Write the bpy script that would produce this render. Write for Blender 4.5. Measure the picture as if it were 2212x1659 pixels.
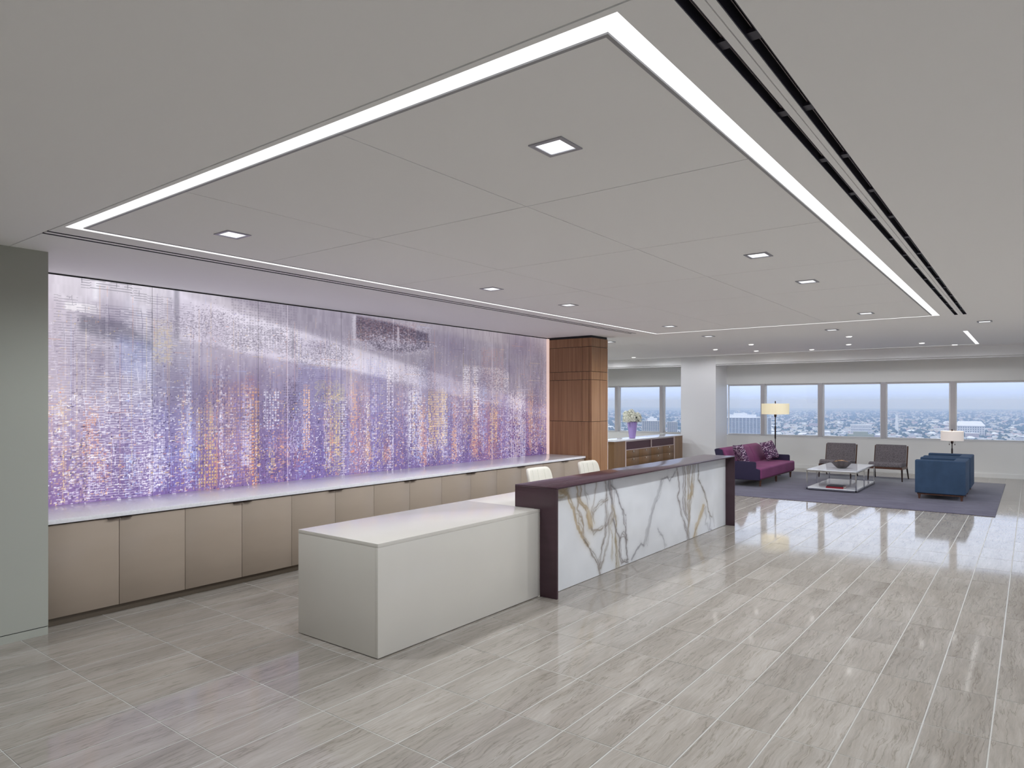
import bpy, bmesh, math, random
import numpy as np
from mathutils import Vector, Matrix
random.seed(7)
for o in list(bpy.data.objects): bpy.data.objects.remove(o)
SC = bpy.context.scene
COL = SC.collection
PI = math.pi

# ------------------------------------------------------------------ camera, sky, exposure
cam_d = bpy.data.cameras.new('camera'); cam = bpy.data.objects.new('camera', cam_d); COL.objects.link(cam)
cam.location = (0, 0, 1.66); cam.rotation_euler = (PI/2, 0, 0.651 - PI/2)
cam_d.lens = 24; cam_d.sensor_width = 36; cam_d.shift_y = 0.01786
cam_d.clip_start = .05; cam_d.clip_end = 30000
SC.camera = cam
SC.view_settings.view_transform = 'Standard'; SC.view_settings.look = 'None'
SC.view_settings.gamma = 1; SC.view_settings.use_curve_mapping = False
SC.view_settings.exposure = 0.60
SPOT_W = 66.0       # recessed square ceiling lamps
DOWN_W = 14.0        # small round downlights of the lounge
COVE = 0.84          # radiance of the recessed light strips
ART_EMIT = .64     # the mural is lit from behind
SKY = 1.02
cy = SC.cycles
cy.use_denoising = True
cy.max_bounces = 9; cy.diffuse_bounces = 7; cy.glossy_bounces = 4; cy.transparent_max_bounces = 12
cy.volume_bounces = 0; cy.caustics_reflective = True; cy.blur_glossy = 1.0; cy.caustics_refractive = False
cy.sample_clamp_indirect = 2.5
wd = bpy.data.worlds.new('sky'); SC.world = wd; wd.use_nodes = True
nt = wd.node_tree; nt.nodes.clear()
wo = nt.nodes.new('ShaderNodeOutputWorld'); bg = nt.nodes.new('ShaderNodeBackground')
tc = nt.nodes.new('ShaderNodeTexCoord'); sp = nt.nodes.new('ShaderNodeSeparateXYZ'); rp = nt.nodes.new('ShaderNodeValToRGB')
mp = nt.nodes.new('ShaderNodeMapRange')
mp.inputs[1].default_value = -1; mp.inputs[2].default_value = 1
nt.links.new(tc.outputs['Generated'], sp.inputs[0]); nt.links.new(sp.outputs[2], mp.inputs[0]); nt.links.new(mp.outputs[0], rp.inputs[0])
nt.links.new(rp.outputs[0], bg.inputs[0]); nt.links.new(bg.outputs[0], wo.inputs[0])
bg.inputs[1].default_value = SKY
cr = rp.color_ramp
cr.elements[0].position = 0.0; cr.elements[0].color = (.10, .13, .18, 1)
cr.elements[1].position = 1.0; cr.elements[1].color = (.86, .97, 1.25, 1)
for p, c in ((.485, (.20, .26, .38, 1)), (.500, (.40, .50, .80, 1)), (.507, (.48, .58, .88, 1)), (.520, (.62, .71, .97, 1)), (.60, (.74, .82, 1.0, 1))):
    e = cr.elements.new(p); e.color = c

# ------------------------------------------------------------------ helpers
def s2l(c):
    return tuple(((v/255)/12.92 if v/255 <= .04045 else ((v/255+.055)/1.055)**2.4) for v in c[:3])
def mat(name, base=(.8,.8,.8), rough=.6, metal=0, spec=.5, emit=None, es=0, coat=0, noise=None, bump=None):
    """noise=(scale xyz, detail, dark, light) multiplies the base colour; bump=(scale, strength)"""
    m = bpy.data.materials.new(name); m.use_nodes = True
    n = m.node_tree.nodes; l = m.node_tree.links; b = n['Principled BSDF']
    b.inputs['Base Color'].default_value = (*base, 1); b.inputs['Roughness'].default_value = rough
    b.inputs['Metallic'].default_value = metal; b.inputs['Specular IOR Level'].default_value = spec
    b.inputs['Coat Weight'].default_value = coat
    if emit: b.inputs['Emission Color'].default_value = (*emit, 1); b.inputs['Emission Strength'].default_value = es
    if noise or bump:
        t = n.new('ShaderNodeTexCoord')
    if noise:
        mpn = n.new('ShaderNodeMapping'); mpn.inputs['Scale'].default_value = noise[0]
        tx = n.new('ShaderNodeTexNoise'); tx.inputs['Scale'].default_value = 1; tx.inputs['Detail'].default_value = noise[1]
        r = n.new('ShaderNodeValToRGB')
        r.color_ramp.elements[0].position = .3; r.color_ramp.elements[1].position = .7
        r.color_ramp.elements[0].color = (*[x*noise[2] for x in base], 1); r.color_ramp.elements[1].color = (*[min(1, x*noise[3]) for x in base], 1)
        l.new(t.outputs['Object'], mpn.inputs[0]); l.new(mpn.outputs[0], tx.inputs['Vector']); l.new(tx.outputs['Fac'], r.inputs[0]); l.new(r.outputs[0], b.inputs['Base Color'])
    if bump:
        tb = n.new('ShaderNodeTexNoise'); tb.inputs['Scale'].default_value = bump[0]; tb.inputs['Detail'].default_value = 3
        bp = n.new('ShaderNodeBump'); bp.inputs['Strength'].default_value = bump[1]; bp.inputs['Distance'].default_value = .01
        l.new(t.outputs['Object'], tb.inputs['Vector']); l.new(tb.outputs['Fac'], bp.inputs['Height']); l.new(bp.outputs[0], b.inputs['Normal'])
    return m
def emis(name, c, s):
    m = bpy.data.materials.new(name); m.use_nodes = True; n = m.node_tree.nodes; n.clear()
    e = n.new('ShaderNodeEmission'); e.inputs[0].default_value = (*c, 1); e.inputs[1].default_value = s
    o = n.new('ShaderNodeOutputMaterial'); m.node_tree.links.new(e.outputs[0], o.inputs[0]); return m
def link(name, me, m, parent=None):
    if m is not None and not me.materials: me.materials.append(m)
    o = bpy.data.objects.new(name, me); COL.objects.link(o)
    if parent is not None: o.parent = parent
    return o
class MB:
    """collects simple solids into one mesh"""
    def __init__(s): s.v = []; s.f = []; s.sm = False
    def box(s, a, b):
        k = len(s.v)
        x0, y0, z0 = a; x1, y1, z1 = b
        s.v += [(x0,y0,z0),(x1,y0,z0),(x1,y1,z0),(x0,y1,z0),(x0,y0,z1),(x1,y0,z1),(x1,y1,z1),(x0,y1,z1)]
        s.f += [(k,k+3,k+2,k+1),(k+4,k+5,k+6,k+7),(k,k+1,k+5,k+4),(k+1,k+2,k+6,k+5),(k+2,k+3,k+7,k+6),(k+3,k,k+4,k+7)]
        return s
    def prism(s, pts, axis, lo, hi):
        """pts: outline in the two remaining axes, extruded along axis (0,1,2)"""
        k = len(s.v); n = len(pts)
        for h in (lo, hi):
            for p in pts:
                q = [0,0,0]; r = [i for i in (0,1,2) if i != axis]; q[r[0]] = p[0]; q[r[1]] = p[1]; q[axis] = h; s.v.append(tuple(q))
        s.f.append(tuple(range(k, k+n))); s.f.append(tuple(range(k+2*n-1, k+n-1, -1)))
        for i in range(n): j = (i+1) % n; s.f.append((k+i, k+n+i, k+n+j, k+j))
        return s
    def lathe(s, prof, n=24, c=(0,0,0)):
        k = len(s.v)
        for r, z in prof:
            for i in range(n):
                a = 2*PI*i/n; s.v.append((c[0]+r*math.cos(a), c[1]+r*math.sin(a), c[2]+z))
        for j in range(len(prof)-1):
            for i in range(n):
                i2 = (i+1) % n; s.f.append((k+j*n+i, k+j*n+i2, k+(j+1)*n+i2, k+(j+1)*n+i))
        s.f.append(tuple(k+i for i in range(n-1, -1, -1))); s.f.append(tuple(k+(len(prof)-1)*n+i for i in range(n)))
        s.sm = True; return s
    def tube(s, p, q, r0, r1=None, n=10):
        r1 = r0 if r1 is None else r1
        p = Vector(p); q = Vector(q); d = (q-p).normalized(); u = d.orthogonal().normalized(); w = d.cross(u); k = len(s.v)
        for c, r in ((p, r0), (q, r1)):
            for i in range(n): a = 2*PI*i/n; s.v.append(tuple(c+u*r*math.cos(a)+w*r*math.sin(a)))
        for i in range(n): j = (i+1) % n; s.f.append((k+i, k+j, k+n+j, k+n+i))
        s.f.append(tuple(k+i for i in range(n-1, -1, -1))); s.f.append(tuple(k+n+i for i in range(n))); s.sm = True; return s
    def mesh(s, name, bev=0, seg=2, xf=None, sub=0):
        me = bpy.data.meshes.new(name); me.from_pydata([xf(*p) for p in s.v] if xf else s.v, [], s.f)
        bm = bmesh.new(); bm.from_mesh(me); bmesh.ops.recalc_face_normals(bm, faces=bm.faces)
        if bev: bmesh.ops.bevel(bm, geom=bm.edges[:], offset=bev, segments=seg, profile=.6, affect='EDGES', clamp_overlap=True)
        bm.to_mesh(me); bm.free()
        if bev or s.sm:
            me.polygons.foreach_set('use_smooth', [True]*len(me.polygons)); me.set_sharp_from_angle(angle=math.radians(50 if bev else 35))
        return me
    def obj(s, name, m, parent=None, bev=0, seg=2, xf=None):
        return link(name, s.mesh(name, bev, seg, xf), m, parent)
def box(name, a, b, m, parent=None, bev=0, seg=2, xf=None): return MB().box(a, b).obj(name, m, parent, bev, seg, xf)
def tag(o, label, cat, group=None):
    o['label'] = label; o['category'] = cat
    if group: o['group'] = group
    return o
def thing(name, label, cat, loc=(0,0,0), rz=0, group=None):
    o = bpy.data.objects.new(name, None); COL.objects.link(o); o.location = loc; o.rotation_euler = (0,0,rz); o.empty_display_size = .1
    return tag(o, label, cat, group)
def struct(o): o['kind'] = 'structure'; return o
def dup(r, loc, rz=0, label=None):
    c = r.copy(); COL.objects.link(c); c.location = loc; c.rotation_euler = (0,0,rz)
    if label: c['label'] = label
    for ch in list(r.children):
        d = ch.copy(); COL.objects.link(d); d.parent = c
        for g in list(ch.children):
            e = g.copy(); COL.objects.link(e); e.parent = d
    return c
def rel(o, dx, dy, dz=0): o.location = (dx, dy, dz); return o

# ------------------------------------------------------------------ materials
M = {}
M['ceil'] = mat('painted_ceiling', (.95,.95,.95), .8, bump=(60,.02))
M['wall'] = mat('painted_wall', (.37,.375,.33), .75, bump=(70,.03))
M['wallw'] = mat('painted_window_wall', (.84,.84,.82), .75, bump=(70,.03))
M['trimw'] = mat('white_trim', (.90,.90,.91), .4)
M['mull'] = mat('mullion_cover', (.55,.53,.55), .5); M['coverg'] = mat('raft_edge_trim', (.34,.34,.36), .5)
M['black'] = mat('black_reveal', (.008,.008,.010), .6)
M['slot'] = mat('dark_slot', (.045,.043,.062), .45, .3)
M['lamprim'] = mat('lamp_rim', (.36,.36,.40), .4, .6)
M['cove'] = emis('cove_lens', (1.0,.99,.985), COVE)
M['lens'] = emis('lamp_lens', (.96,.98,1.0), 1.0)
M['bulb'] = emis('downlight_lens', (1,.98,.95), 4)
M['quartz'] = mat('counter_quartz', (.80,.78,.80), .12, spec=.5, noise=((60,60,60),4,.94,1.05))
M['corian'] = mat('white_solid_surface', (.60,.565,.51), .16, noise=((3,3,3),3,.985,1.01))
M['door'] = mat('taupe_laminate', (.345,.278,.222), .35, noise=((2,2,9),2,.98,1.02))
M['toe'] = mat('toe_kick_laminate', (.17,.135,.10), .5)
M['pull'] = mat('dark_bronze_pull', (.10,.07,.055), .35, .7)
M['plum'] = mat('plum_bronze_metal', (.055,.026,.036), .2, .1, noise=((1.2,1.2,8),4,.85,1.15))
M['metal'] = mat('polished_chrome', (.58,.59,.61), .12, 1)
M['bronze'] = mat('lamp_bronze', (.06,.045,.05), .35, .8)
M['cream'] = mat('cream_leather', (.72,.68,.60), .45, bump=(90,.1))
M['navy'] = mat('navy_upholstery', (.030,.024,.052), .8, bump=(400,.1))
M['magenta'] = mat('magenta_upholstery', (.185,.048,.125), .75, noise=((2.2,2.2,2.2),3,.88,1.12), bump=(400,.1))
M['teal'] = mat('blue_upholstery', (.038,.068,.122), .8, noise=((6,6,6),4,.85,1.12), bump=(300,.12))
M['tweed'] = mat('grey_tweed', (.145,.128,.135), .9, noise=((90,90,90),2,.45,1.7), bump=(300,.3))
M['walnut'] = mat('walnut', (.105,.045,.028), .4, noise=((30,30,4),4,.7,1.2))
M['darkleg'] = mat('dark_leg_wood', (.035,.018,.016), .4)
M['wglass'] = mat('white_back_painted_glass', (.80,.80,.84), .06, spec=.6)
M['bowlm'] = mat('dark_root_wood', (.045,.035,.035), .45, noise=((14,14,14),5,.4,2.2))
M['bowlin'] = mat('carved_bowl_inside', (.30,.19,.12), .5, noise=((22,22,22),5,.2,1.7))
M['red'] = mat('red_book_cover', (.20,.012,.02), .4); M['darkbook'] = mat('dark_book_cover', (.03,.03,.035), .4); M['page'] = mat('book_pages', (.7,.68,.6), .8)
M['vase'] = mat('lilac_glass_vase', (.40,.29,.62), .15, spec=.6, coat=.3)
M['petal'] = mat('cream_petals', (.88,.87,.76), .7, noise=((30,30,30),3,.75,1.15)); M['leaf'] = mat('dark_leaf', (.02,.045,.03), .5)
M['credwood'] = mat('oak_veneer', (.24,.135,.065), .4, noise=((8,8,1.2),5,.85,1.12))
M['credin'] = mat('credenza_dark_inside', (.075,.030,.040), .5)
M['creddiv'] = mat('credenza_light_edge', (.72,.60,.58), .4)
M['knob'] = mat('satin_knob', (.75,.72,.65), .25, .9)
M['shade1'] = mat('warm_lit_shade', (.80,.74,.55), .8, emit=(1.0,.86,.56), es=.24, noise=((3,60,3),2,.95,1.04))
M['shade2'] = mat('linen_shade', (.80,.74,.70), .8, emit=(1.0,.88,.80), es=.19)
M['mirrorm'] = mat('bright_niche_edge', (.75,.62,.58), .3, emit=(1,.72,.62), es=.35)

def wood_column():
    m = bpy.data.materials.new('anigre_veneer'); m.use_nodes = True; n = m.node_tree.nodes; l = m.node_tree.links; b = n['Principled BSDF']
    t = n.new('ShaderNodeTexCoord'); mpn = n.new('ShaderNodeMapping'); mpn.inputs['Scale'].default_value = (26,26,.9)
    oi = n.new('ShaderNodeObjectInfo'); ad = n.new('ShaderNodeVectorMath'); ad.operation = 'ADD'
    mu = n.new('ShaderNodeMath'); mu.operation = 'MULTIPLY'; mu.inputs[1].default_value = 30
    l.new(oi.outputs['Random'], mu.inputs[0]); l.new(t.outputs['Object'], mpn.inputs[0]); l.new(mpn.outputs[0], ad.inputs[0]); l.new(mu.outputs[0], ad.inputs[1])
    tx = n.new('ShaderNodeTexNoise'); tx.inputs['Scale'].default_value = 1; tx.inputs['Detail'].default_value = 5
    r = n.new('ShaderNodeValToRGB'); r.color_ramp.elements[0].position = .3; r.color_ramp.elements[1].position = .72
    r.color_ramp.elements[0].color = (.24,.115,.055,1); r.color_ramp.elements[1].color = (.37,.205,.105,1)
    l.new(ad.outputs[0], tx.inputs['Vector']); l.new(tx.outputs['Fac'], r.inputs[0]); l.new(r.outputs[0], b.inputs['Base Color'])
    b.inputs['Roughness'].default_value = .3; b.inputs['Specular IOR Level'].default_value = .45
    return m
M['anigre'] = wood_column()

def tile_mat():
    m = bpy.data.materials.new('vein_cut_porcelain'); m.use_nodes = True; n = m.node_tree.nodes; l = m.node_tree.links; b = n['Principled BSDF']
    N = lambda t: n.new(t)
    t = N('ShaderNodeTexCoord'); oi = N('ShaderNodeObjectInfo'); geo = N('ShaderNodeNewGeometry')
    # each tile shows another part of the stone pattern
    rnd = N('ShaderNodeMath'); rnd.operation = 'MULTIPLY'; rnd.inputs[1].default_value = 60
    l.new(oi.outputs['Random'], rnd.inputs[0])
    off = N('ShaderNodeVectorMath'); off.operation = 'ADD'; l.new(geo.outputs['Position'], off.inputs[0]); l.new(rnd.outputs[0], off.inputs[1])
    wob = N('ShaderNodeTexNoise'); wob.inputs['Scale'].default_value = 3.2; wob.inputs['Detail'].default_value = 5; l.new(off.outputs[0], wob.inputs['Vector'])
    ws = N('ShaderNodeVectorMath'); ws.operation = 'SCALE'; ws.inputs['Scale'].default_value = .085; l.new(wob.outputs['Color'], ws.inputs[0])
    w2 = N('ShaderNodeVectorMath'); w2.operation = 'ADD'; l.new(off.outputs[0], w2.inputs[0]); l.new(ws.outputs[0], w2.inputs[1])
    def streak(sc, det, lo, hi, clo, chi, rough=.5):
        mp_ = N('ShaderNodeMapping'); mp_.inputs['Scale'].default_value = sc; l.new(w2.outputs[0], mp_.inputs[0])
        tx = N('ShaderNodeTexNoise'); tx.inputs['Scale'].default_value = 1; tx.inputs['Detail'].default_value = det; tx.inputs['Roughness'].default_value = rough
        l.new(mp_.outputs[0], tx.inputs['Vector'])
        r = N('ShaderNodeValToRGB'); r.color_ramp.elements[0].position = lo; r.color_ramp.elements[1].position = hi
        r.color_ramp.elements[0].color = (*clo, 1); r.color_ramp.elements[1].color = (*chi, 1); l.new(tx.outputs['Fac'], r.inputs[0]); return r
    base = streak((1.3, 7, 1), 7, .28, .72, (.275,.242,.209), (.375,.340,.305))
    fine = streak((5, 75, 1), 6, .30, .70, (.80,.80,.80), (1.12,1.12,1.12), .75)
    vein = streak((1.1, 13, 1), 5, .484, .516, (1,1,1), (1,1,1), .6); ve = vein.color_ramp.elements.new(.5); ve.color = (.70,.68,.65,1)
    mx = N('ShaderNodeMix'); mx.data_type = 'RGBA'; mx.blend_type = 'MULTIPLY'; mx.inputs[0].default_value = 1
    l.new(base.outputs[0], mx.inputs[6]); l.new(fine.outputs[0], mx.inputs[7])
    mx2 = N('ShaderNodeMix'); mx2.data_type = 'RGBA'; mx2.blend_type = 'MULTIPLY'; mx2.inputs[0].default_value = 1
    l.new(mx.outputs[2], mx2.inputs[6]); l.new(vein.outputs[0], mx2.inputs[7])
    hv = N('ShaderNodeMapRange'); hv.inputs[3].default_value = .93; hv.inputs[4].default_value = 1.07; l.new(oi.outputs['Random'], hv.inputs[0])
    mx3 = N('ShaderNodeVectorMath'); mx3.operation = 'SCALE'; l.new(mx2.outputs[2], mx3.inputs[0]); l.new(hv.outputs[0], mx3.inputs['Scale'])
    l.new(mx3.outputs[0], b.inputs['Base Color'])
    b.inputs['Roughness'].default_value = .065; b.inputs['IOR'].default_value = 1.5; b.inputs['Specular IOR Level'].default_value = .34
    return m
M['tile'] = tile_mat()
M['grout'] = mat('light_grout', (.50,.485,.455), .5)

def rug_mat():
    m = bpy.data.materials.new('woven_rug'); m.use_nodes = True; n = m.node_tree.nodes; l = m.node_tree.links; b = n['Principled BSDF']
    t = n.new('ShaderNodeTexCoord')
    def ns(sc, det, a, bb):
        mp_ = n.new('ShaderNodeMapping'); mp_.inputs['Scale'].default_value = sc; l.new(t.outputs['Object'], mp_.inputs[0])
        tx = n.new('ShaderNodeTexNoise'); tx.inputs['Scale'].default_value = 1; tx.inputs['Detail'].default_value = det; l.new(mp_.outputs[0], tx.inputs['Vector'])
        r = n.new('ShaderNodeValToRGB'); r.color_ramp.elements[0].position = .32; r.color_ramp.elements[1].position = .68
        r.color_ramp.elements[0].color = (*a, 1); r.color_ramp.elements[1].color = (*bb, 1); l.new(tx.outputs['Fac'], r.inputs[0]); return r
    a = ns((5, 2, 1), 4, (.088,.080,.112), (.122,.115,.155)); c = ns((90, 12, 1), 3, (.82,.82,.82), (1.15,1.15,1.15))
    mx = n.new('ShaderNodeMix'); mx.data_type = 'RGBA'; mx.blend_type = 'MULTIPLY'; mx.inputs[0].default_value = 1
    l.new(a.outputs[0], mx.inputs[6]); l.new(c.outputs[0], mx.inputs[7]); l.new(mx.outputs[2], b.inputs['Base Color'])
    b.inputs['Roughness'].default_value = .95; b.inputs['Sheen Weight'].default_value = .25; b.inputs['Sheen Roughness'].default_value = .4
    return m
M['rug'] = rug_mat()

def pillow_mat():
    m = bpy.data.materials.new('patterned_pillow'); m.use_nodes = True; n = m.node_tree.nodes; l = m.node_tree.links; b = n['Principled BSDF']
    t = n.new('ShaderNodeTexCoord'); mp_ = n.new('ShaderNodeMapping'); mp_.inputs['Scale'].default_value = (32,32,90); l.new(t.outputs['Object'], mp_.inputs[0])
    tx = n.new('ShaderNodeTexVoronoi'); tx.inputs['Scale'].default_value = 1; l.new(mp_.outputs[0], tx.inputs['Vector'])
    r = n.new('ShaderNodeValToRGB'); r.color_ramp.interpolation = 'CONSTANT'; e = r.color_ramp.elements
    e[0].color = (.10,.035,.09,1); e[1].position = .45; e[1].color = (.52,.40,.48,1); k = e.new(.7); k.color = (.05,.03,.06,1)
    sp_ = n.new('ShaderNodeSeparateColor'); l.new(tx.outputs['Color'], sp_.inputs[0]); l.new(sp_.outputs[0], r.inputs[0]); l.new(r.outputs[0], b.inputs['Base Color'])
    b.inputs['Roughness'].default_value = .8; return m
M['pillow'] = pillow_mat()

def print_mat(name, emit, rough, coat, dif):
    m = bpy.data.materials.new(name); m.use_nodes = True; n = m.node_tree.nodes; l = m.node_tree.links; b = n['Principled BSDF']
    a = n.new('ShaderNodeAttribute'); a.attribute_name = 'print'
    v = n.new('ShaderNodeVectorMath'); v.operation = 'SCALE'; v.inputs['Scale'].default_value = dif
    l.new(a.outputs['Color'], v.inputs[0]); l.new(v.outputs[0], b.inputs['Base Color'])
    if emit: l.new(a.outputs['Color'], b.inputs['Emission Color']); b.inputs['Emission Strength'].default_value = emit
    b.inputs['Roughness'].default_value = rough; b.inputs['Coat Weight'].default_value = coat; b.inputs['Coat Roughness'].default_value = .08
    return m
M['mural'] = print_mat('backlit_mural_print', ART_EMIT, .3, .35, .42)
M['marble'] = print_mat('calacatta_marble', 0, .12, 0, 1.0)

def glass_mat():
    m = bpy.data.materials.new('window_glass'); m.use_nodes = True; n = m.node_tree.nodes; n.clear(); l = m.node_tree.links
    o = n.new('ShaderNodeOutputMaterial'); mx = n.new('ShaderNodeMixShader'); tr = n.new('ShaderNodeBsdfTransparent'); gl = n.new('ShaderNodeBsdfGlossy')
    fr = n.new('ShaderNodeFresnel'); fr.inputs[0].default_value = 1.45
    tr.inputs[0].default_value = (.97,.985,1.0,1); gl.inputs['Roughness'].default_value = .02
    l.new(fr.outputs[0], mx.inputs[0]); l.new(tr.outputs[0], mx.inputs[1]); l.new(gl.outputs[0], mx.inputs[2]); l.new(mx.outputs[0], o.inputs[0]); return m
M['glass'] = glass_mat()

def raster(name, Y, x0, x1, z0, z1, img, m, parent, y_face=-1):
    """a flat printed sheet: a fine grid facing -Y whose points carry the print's colours (img rows run from z0 up)"""
    nz, nx = img.shape[:2]
    xs = np.linspace(x0, x1, nx); zs = np.linspace(z0, z1, nz)
    X, Z = np.meshgrid(xs, zs); co = np.stack([X, np.full_like(X, Y), Z], -1).reshape(-1, 3).astype(np.float32)
    i = np.arange((nz-1)*(nx-1)); r = i//(nx-1); c = i % (nx-1); a = r*nx+c
    q = np.stack([a, a+1, a+nx+1, a+nx], -1).astype(np.int32)
    me = bpy.data.meshes.new(name); me.vertices.add(nx*nz); me.vertices.foreach_set('co', co.ravel())
    me.loops.add(q.size); me.loops.foreach_set('vertex_index', q.ravel())
    me.polygons.add(len(q)); me.polygons.foreach_set('loop_start', np.arange(0, q.size, 4, dtype=np.int32)); me.polygons.foreach_set('loop_total', np.full(len(q), 4, dtype=np.int32))
    me.update(calc_edges=True)
    at = me.color_attributes.new('print', 'FLOAT_COLOR', 'POINT')
    c01 = np.clip(img, 0, 255)/255; lin = np.where(c01 <= .04045, c01/12.92, ((c01+.055)/1.055)**2.4)
    at.data.foreach_set('color', np.concatenate([lin, np.ones((nz, nx, 1))], -1).astype(np.float32).ravel())
    return link(name, me, m, parent)

# ================================================================== THE SETTING
CZ = 2.735   # ceiling height
# window wall: turned a little against the room; s runs along it (about +Y), d points outside
FN = math.hypot(1, .0577); FX0 = 18.05 + .0577*5.5
def fx(s, d, z):
    return (FX0 + (-.0577*s + d)/FN, (s + .0577*d)/FN, z)

# ---- floor: grout bed and tiles
floor = struct(box('floor', (-4.0, -4.5, -.30), (18.5, 12.0, -.0015), M['grout']))
TX, TY = .5965, .287
x_lines = [3.500 + (k)*TX for k in range(-13, 26)]
y_lines = [.164 + k*TY for k in range(-16, 42)]
gx, gy = .0024, .0034
tm = MB(); hx, hy = TX/2-gx, TY/2-gy; e = .0015
tm.v = [(-hx,-hy,-.001),(hx,-hy,-.001),(hx,hy,-.001),(-hx,hy,-.001),(-hx,-hy,-e*.6),(hx,-hy,-e*.6),(hx,hy,-e*.6),(-hx,hy,-e*.6),
        (-hx+e,-hy+e,0),(hx-e,-hy+e,0),(hx-e,hy-e,0),(-hx+e,hy-e,0)]
tm.f = [(0,1,5,4),(1,2,6,5),(2,3,7,6),(3,0,4,7),(4,5,9,8),(5,6,10,9),(6,7,11,10),(7,4,8,11),(8,9,10,11)]
tile_me = tm.mesh('tile'); tile_me.materials.append(M['tile'])
FWD = Vector((math.cos(.651), math.sin(.651))); RGT = Vector((math.sin(.651), -math.cos(.651)))
cand = []; rest = []
for i in range(len(x_lines)-1):
    for j in range(len(y_lines)-1):
        x = (x_lines[i]+x_lines[i+1])/2; y = (y_lines[j]+y_lines[j+1])/2
        dd = Vector((x, y)).dot(FWD); rr = Vector((x, y)).dot(RGT)
        hid = (x < 1.6 and y > 5.7) or (1.6 < x < 9.5 and y > 6.0) or x > 18.3 or (4.9 < x < 9.0 and 3.5 < y < 5.6)
        if dd > 1.3 and abs(rr) < .80*dd and not hid and y < 9: cand.append((dd, x, y))
        else: rest.append((x, y))
cand.sort(); near = cand[:300]; rest += [(x, y) for _, x, y in cand[300:]]
for dd, x, y in near:
    o = bpy.data.objects.new('tile', tile_me); COL.objects.link(o); o.parent = floor; o.location = (x, y, 0)
    o.rotation_euler = (random.gauss(0, .0006), random.gauss(0, .0006), 0)
V = []; Fc = []
for x, y in rest:
    if x > 18.2 + (5.5-y)*.0577 or x < -3.9: continue
    k = len(V); tx_, ty_ = random.gauss(0, .0006), random.gauss(0, .0006)
    V += [(p[0]+x, p[1]+y, p[2]+tx_*p[0]+ty_*p[1]) for p in tm.v]; Fc += [tuple(k+q for q in f) for f in tm.f]
me = bpy.data.meshes.new('tile_field'); me.from_pydata(V, [], Fc); far_tiles = link('tile', me, M['tile'], floor); far_tiles['kind'] = 'stuff'

# ---- ceiling
ceil = MB(); T = .13
def cb(x0, x1, y0, y1, z0=CZ, z1=CZ+T): ceil.box((x0, y0, z0), (x1, y1, z1))
cb(-4, 1.637, -4.5, 12)                                   # near field, ends at the shadow joint
XN, XE = 1.645, 15.30
cb(XN, XE, -4.5, .632); cb(XN, 9.99, .672, .693); cb(XN, 9.99, .697, .722); cb(9.99, XE, .632, .761)
cb(XN, 12.31, .761, .908); cb(XN, 1.67, .908, 4.72); cb(9.94, 12.0, .908, 4.72)
cb(XN, 9.66, 4.72, 4.908); cb(XN, 9.66, 4.940, 4.983); cb(9.66, 12.0, 4.72, 5.017); cb(XN, 12.0, 5.017, 12)
cb(12.31, XE, .761, .772); cb(12.0, 12.31, .908, 12); cb(12.31, 15.24, .83, 12); cb(15.27, XE, .83, 12)
cb(15.24, 15.27, 8.6, 12)
cb(XE, 18.6, -4.5, 12, CZ+.11, CZ+.24)                     # raised field along the windows
cb(1.62, 1.66, -4.5, 12, CZ+.072, CZ+.14)
cb(-4, 18.6, -4.5, 12, CZ+.26, CZ+.34)
ceiling = struct(ceil.obj('ceiling', M['ceil']))
xs_ = [1.760, 3.02, 4.33, 5.64, 6.95, 8.26, 9.826]; ys_ = [.994, 2.20, 3.425, 4.636]
for i in range(6):
    for j in range(3):
        g = .0035
        box('panel', (xs_[i]+(g if i else 0), ys_[j]+(g if j else 0), CZ-.004), (xs_[i+1]-(g if i < 5 else 0), ys_[j+1]-(g if j < 2 else 0), CZ+.05), M['ceil'], ceiling)
ed = MB(); zl = CZ-.0055; ed.box((1.7452, .9795, zl), (1.7595, 4.6505, CZ+.001)); ed.box((9.8265, .9795, zl), (9.8408, 4.6505, CZ+.001)); ed.box((1.7595, .9795, zl), (9.8265, .9935, CZ+.001)); ed.box((1.7595, 4.6365, zl), (9.8265, 4.6505, CZ+.001))
ed.obj('edge_trim', M['coverg'], ceiling)
box('panel_backing', (1.76, .99, CZ+.051), (9.83, 4.64, CZ+.09), M['black'], ceiling)

# ---- walls
struct(box('wall_left', (-4.0, 5.6, .062), (1.875, 6.95, CZ), M['wall']))
bl = struct(MB().box((-4.0, 5.602, 0), (1.875, 6.9, .056)).obj('baseboard_left', M['wall'])); struct(box('trim_1', (-4, 5.606, .056), (1.871, 6.9, .062), M['black']))
struct(box('wall_center', (1.875, 6.52, 0), (9.98, 6.95, CZ), M['wall']))
struct(box('wall_back', (-4.15, -4.5, 0), (-4.0, 7, CZ), M['wall']))
struct(box('wall_far_left', (1.0, 12.0, 0), (18.2, 12.15, CZ+.2), M['wall']))
wr = MB(); wr.box((-4, -4.65, 0), (18.8, -4.5, .80)); wr.box((-4, -4.65, 2.13), (18.8, -4.5, CZ+.2))
for k in range(17): wr.box((-4+k*1.384, -4.65, .8), (-3.9+k*1.384, -4.5, 2.13))
wall_right = struct(wr.obj('wall_right', M['wallw']))
wf = MB(); wf.box((-5, 0, 0), (12.2, .30, .80)); wf.box((-5, 0, 2.135), (12.2, .30, CZ+.25))
wall_front = struct(wf.obj('wall_front', M['wallw'], xf=lambda a, b, c: fx(a, b, c)))
struct(box('baseboard_front', (-4.6, -.014, 0), (6.50, 0, .095), M['wallw'], xf=fx))
ms = [5.577-1.384*k for k in range(-4, 8)]          # mullion centres
ms = sorted([m_ for m_ in ms if abs(m_-6.96) > .2])
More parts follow.
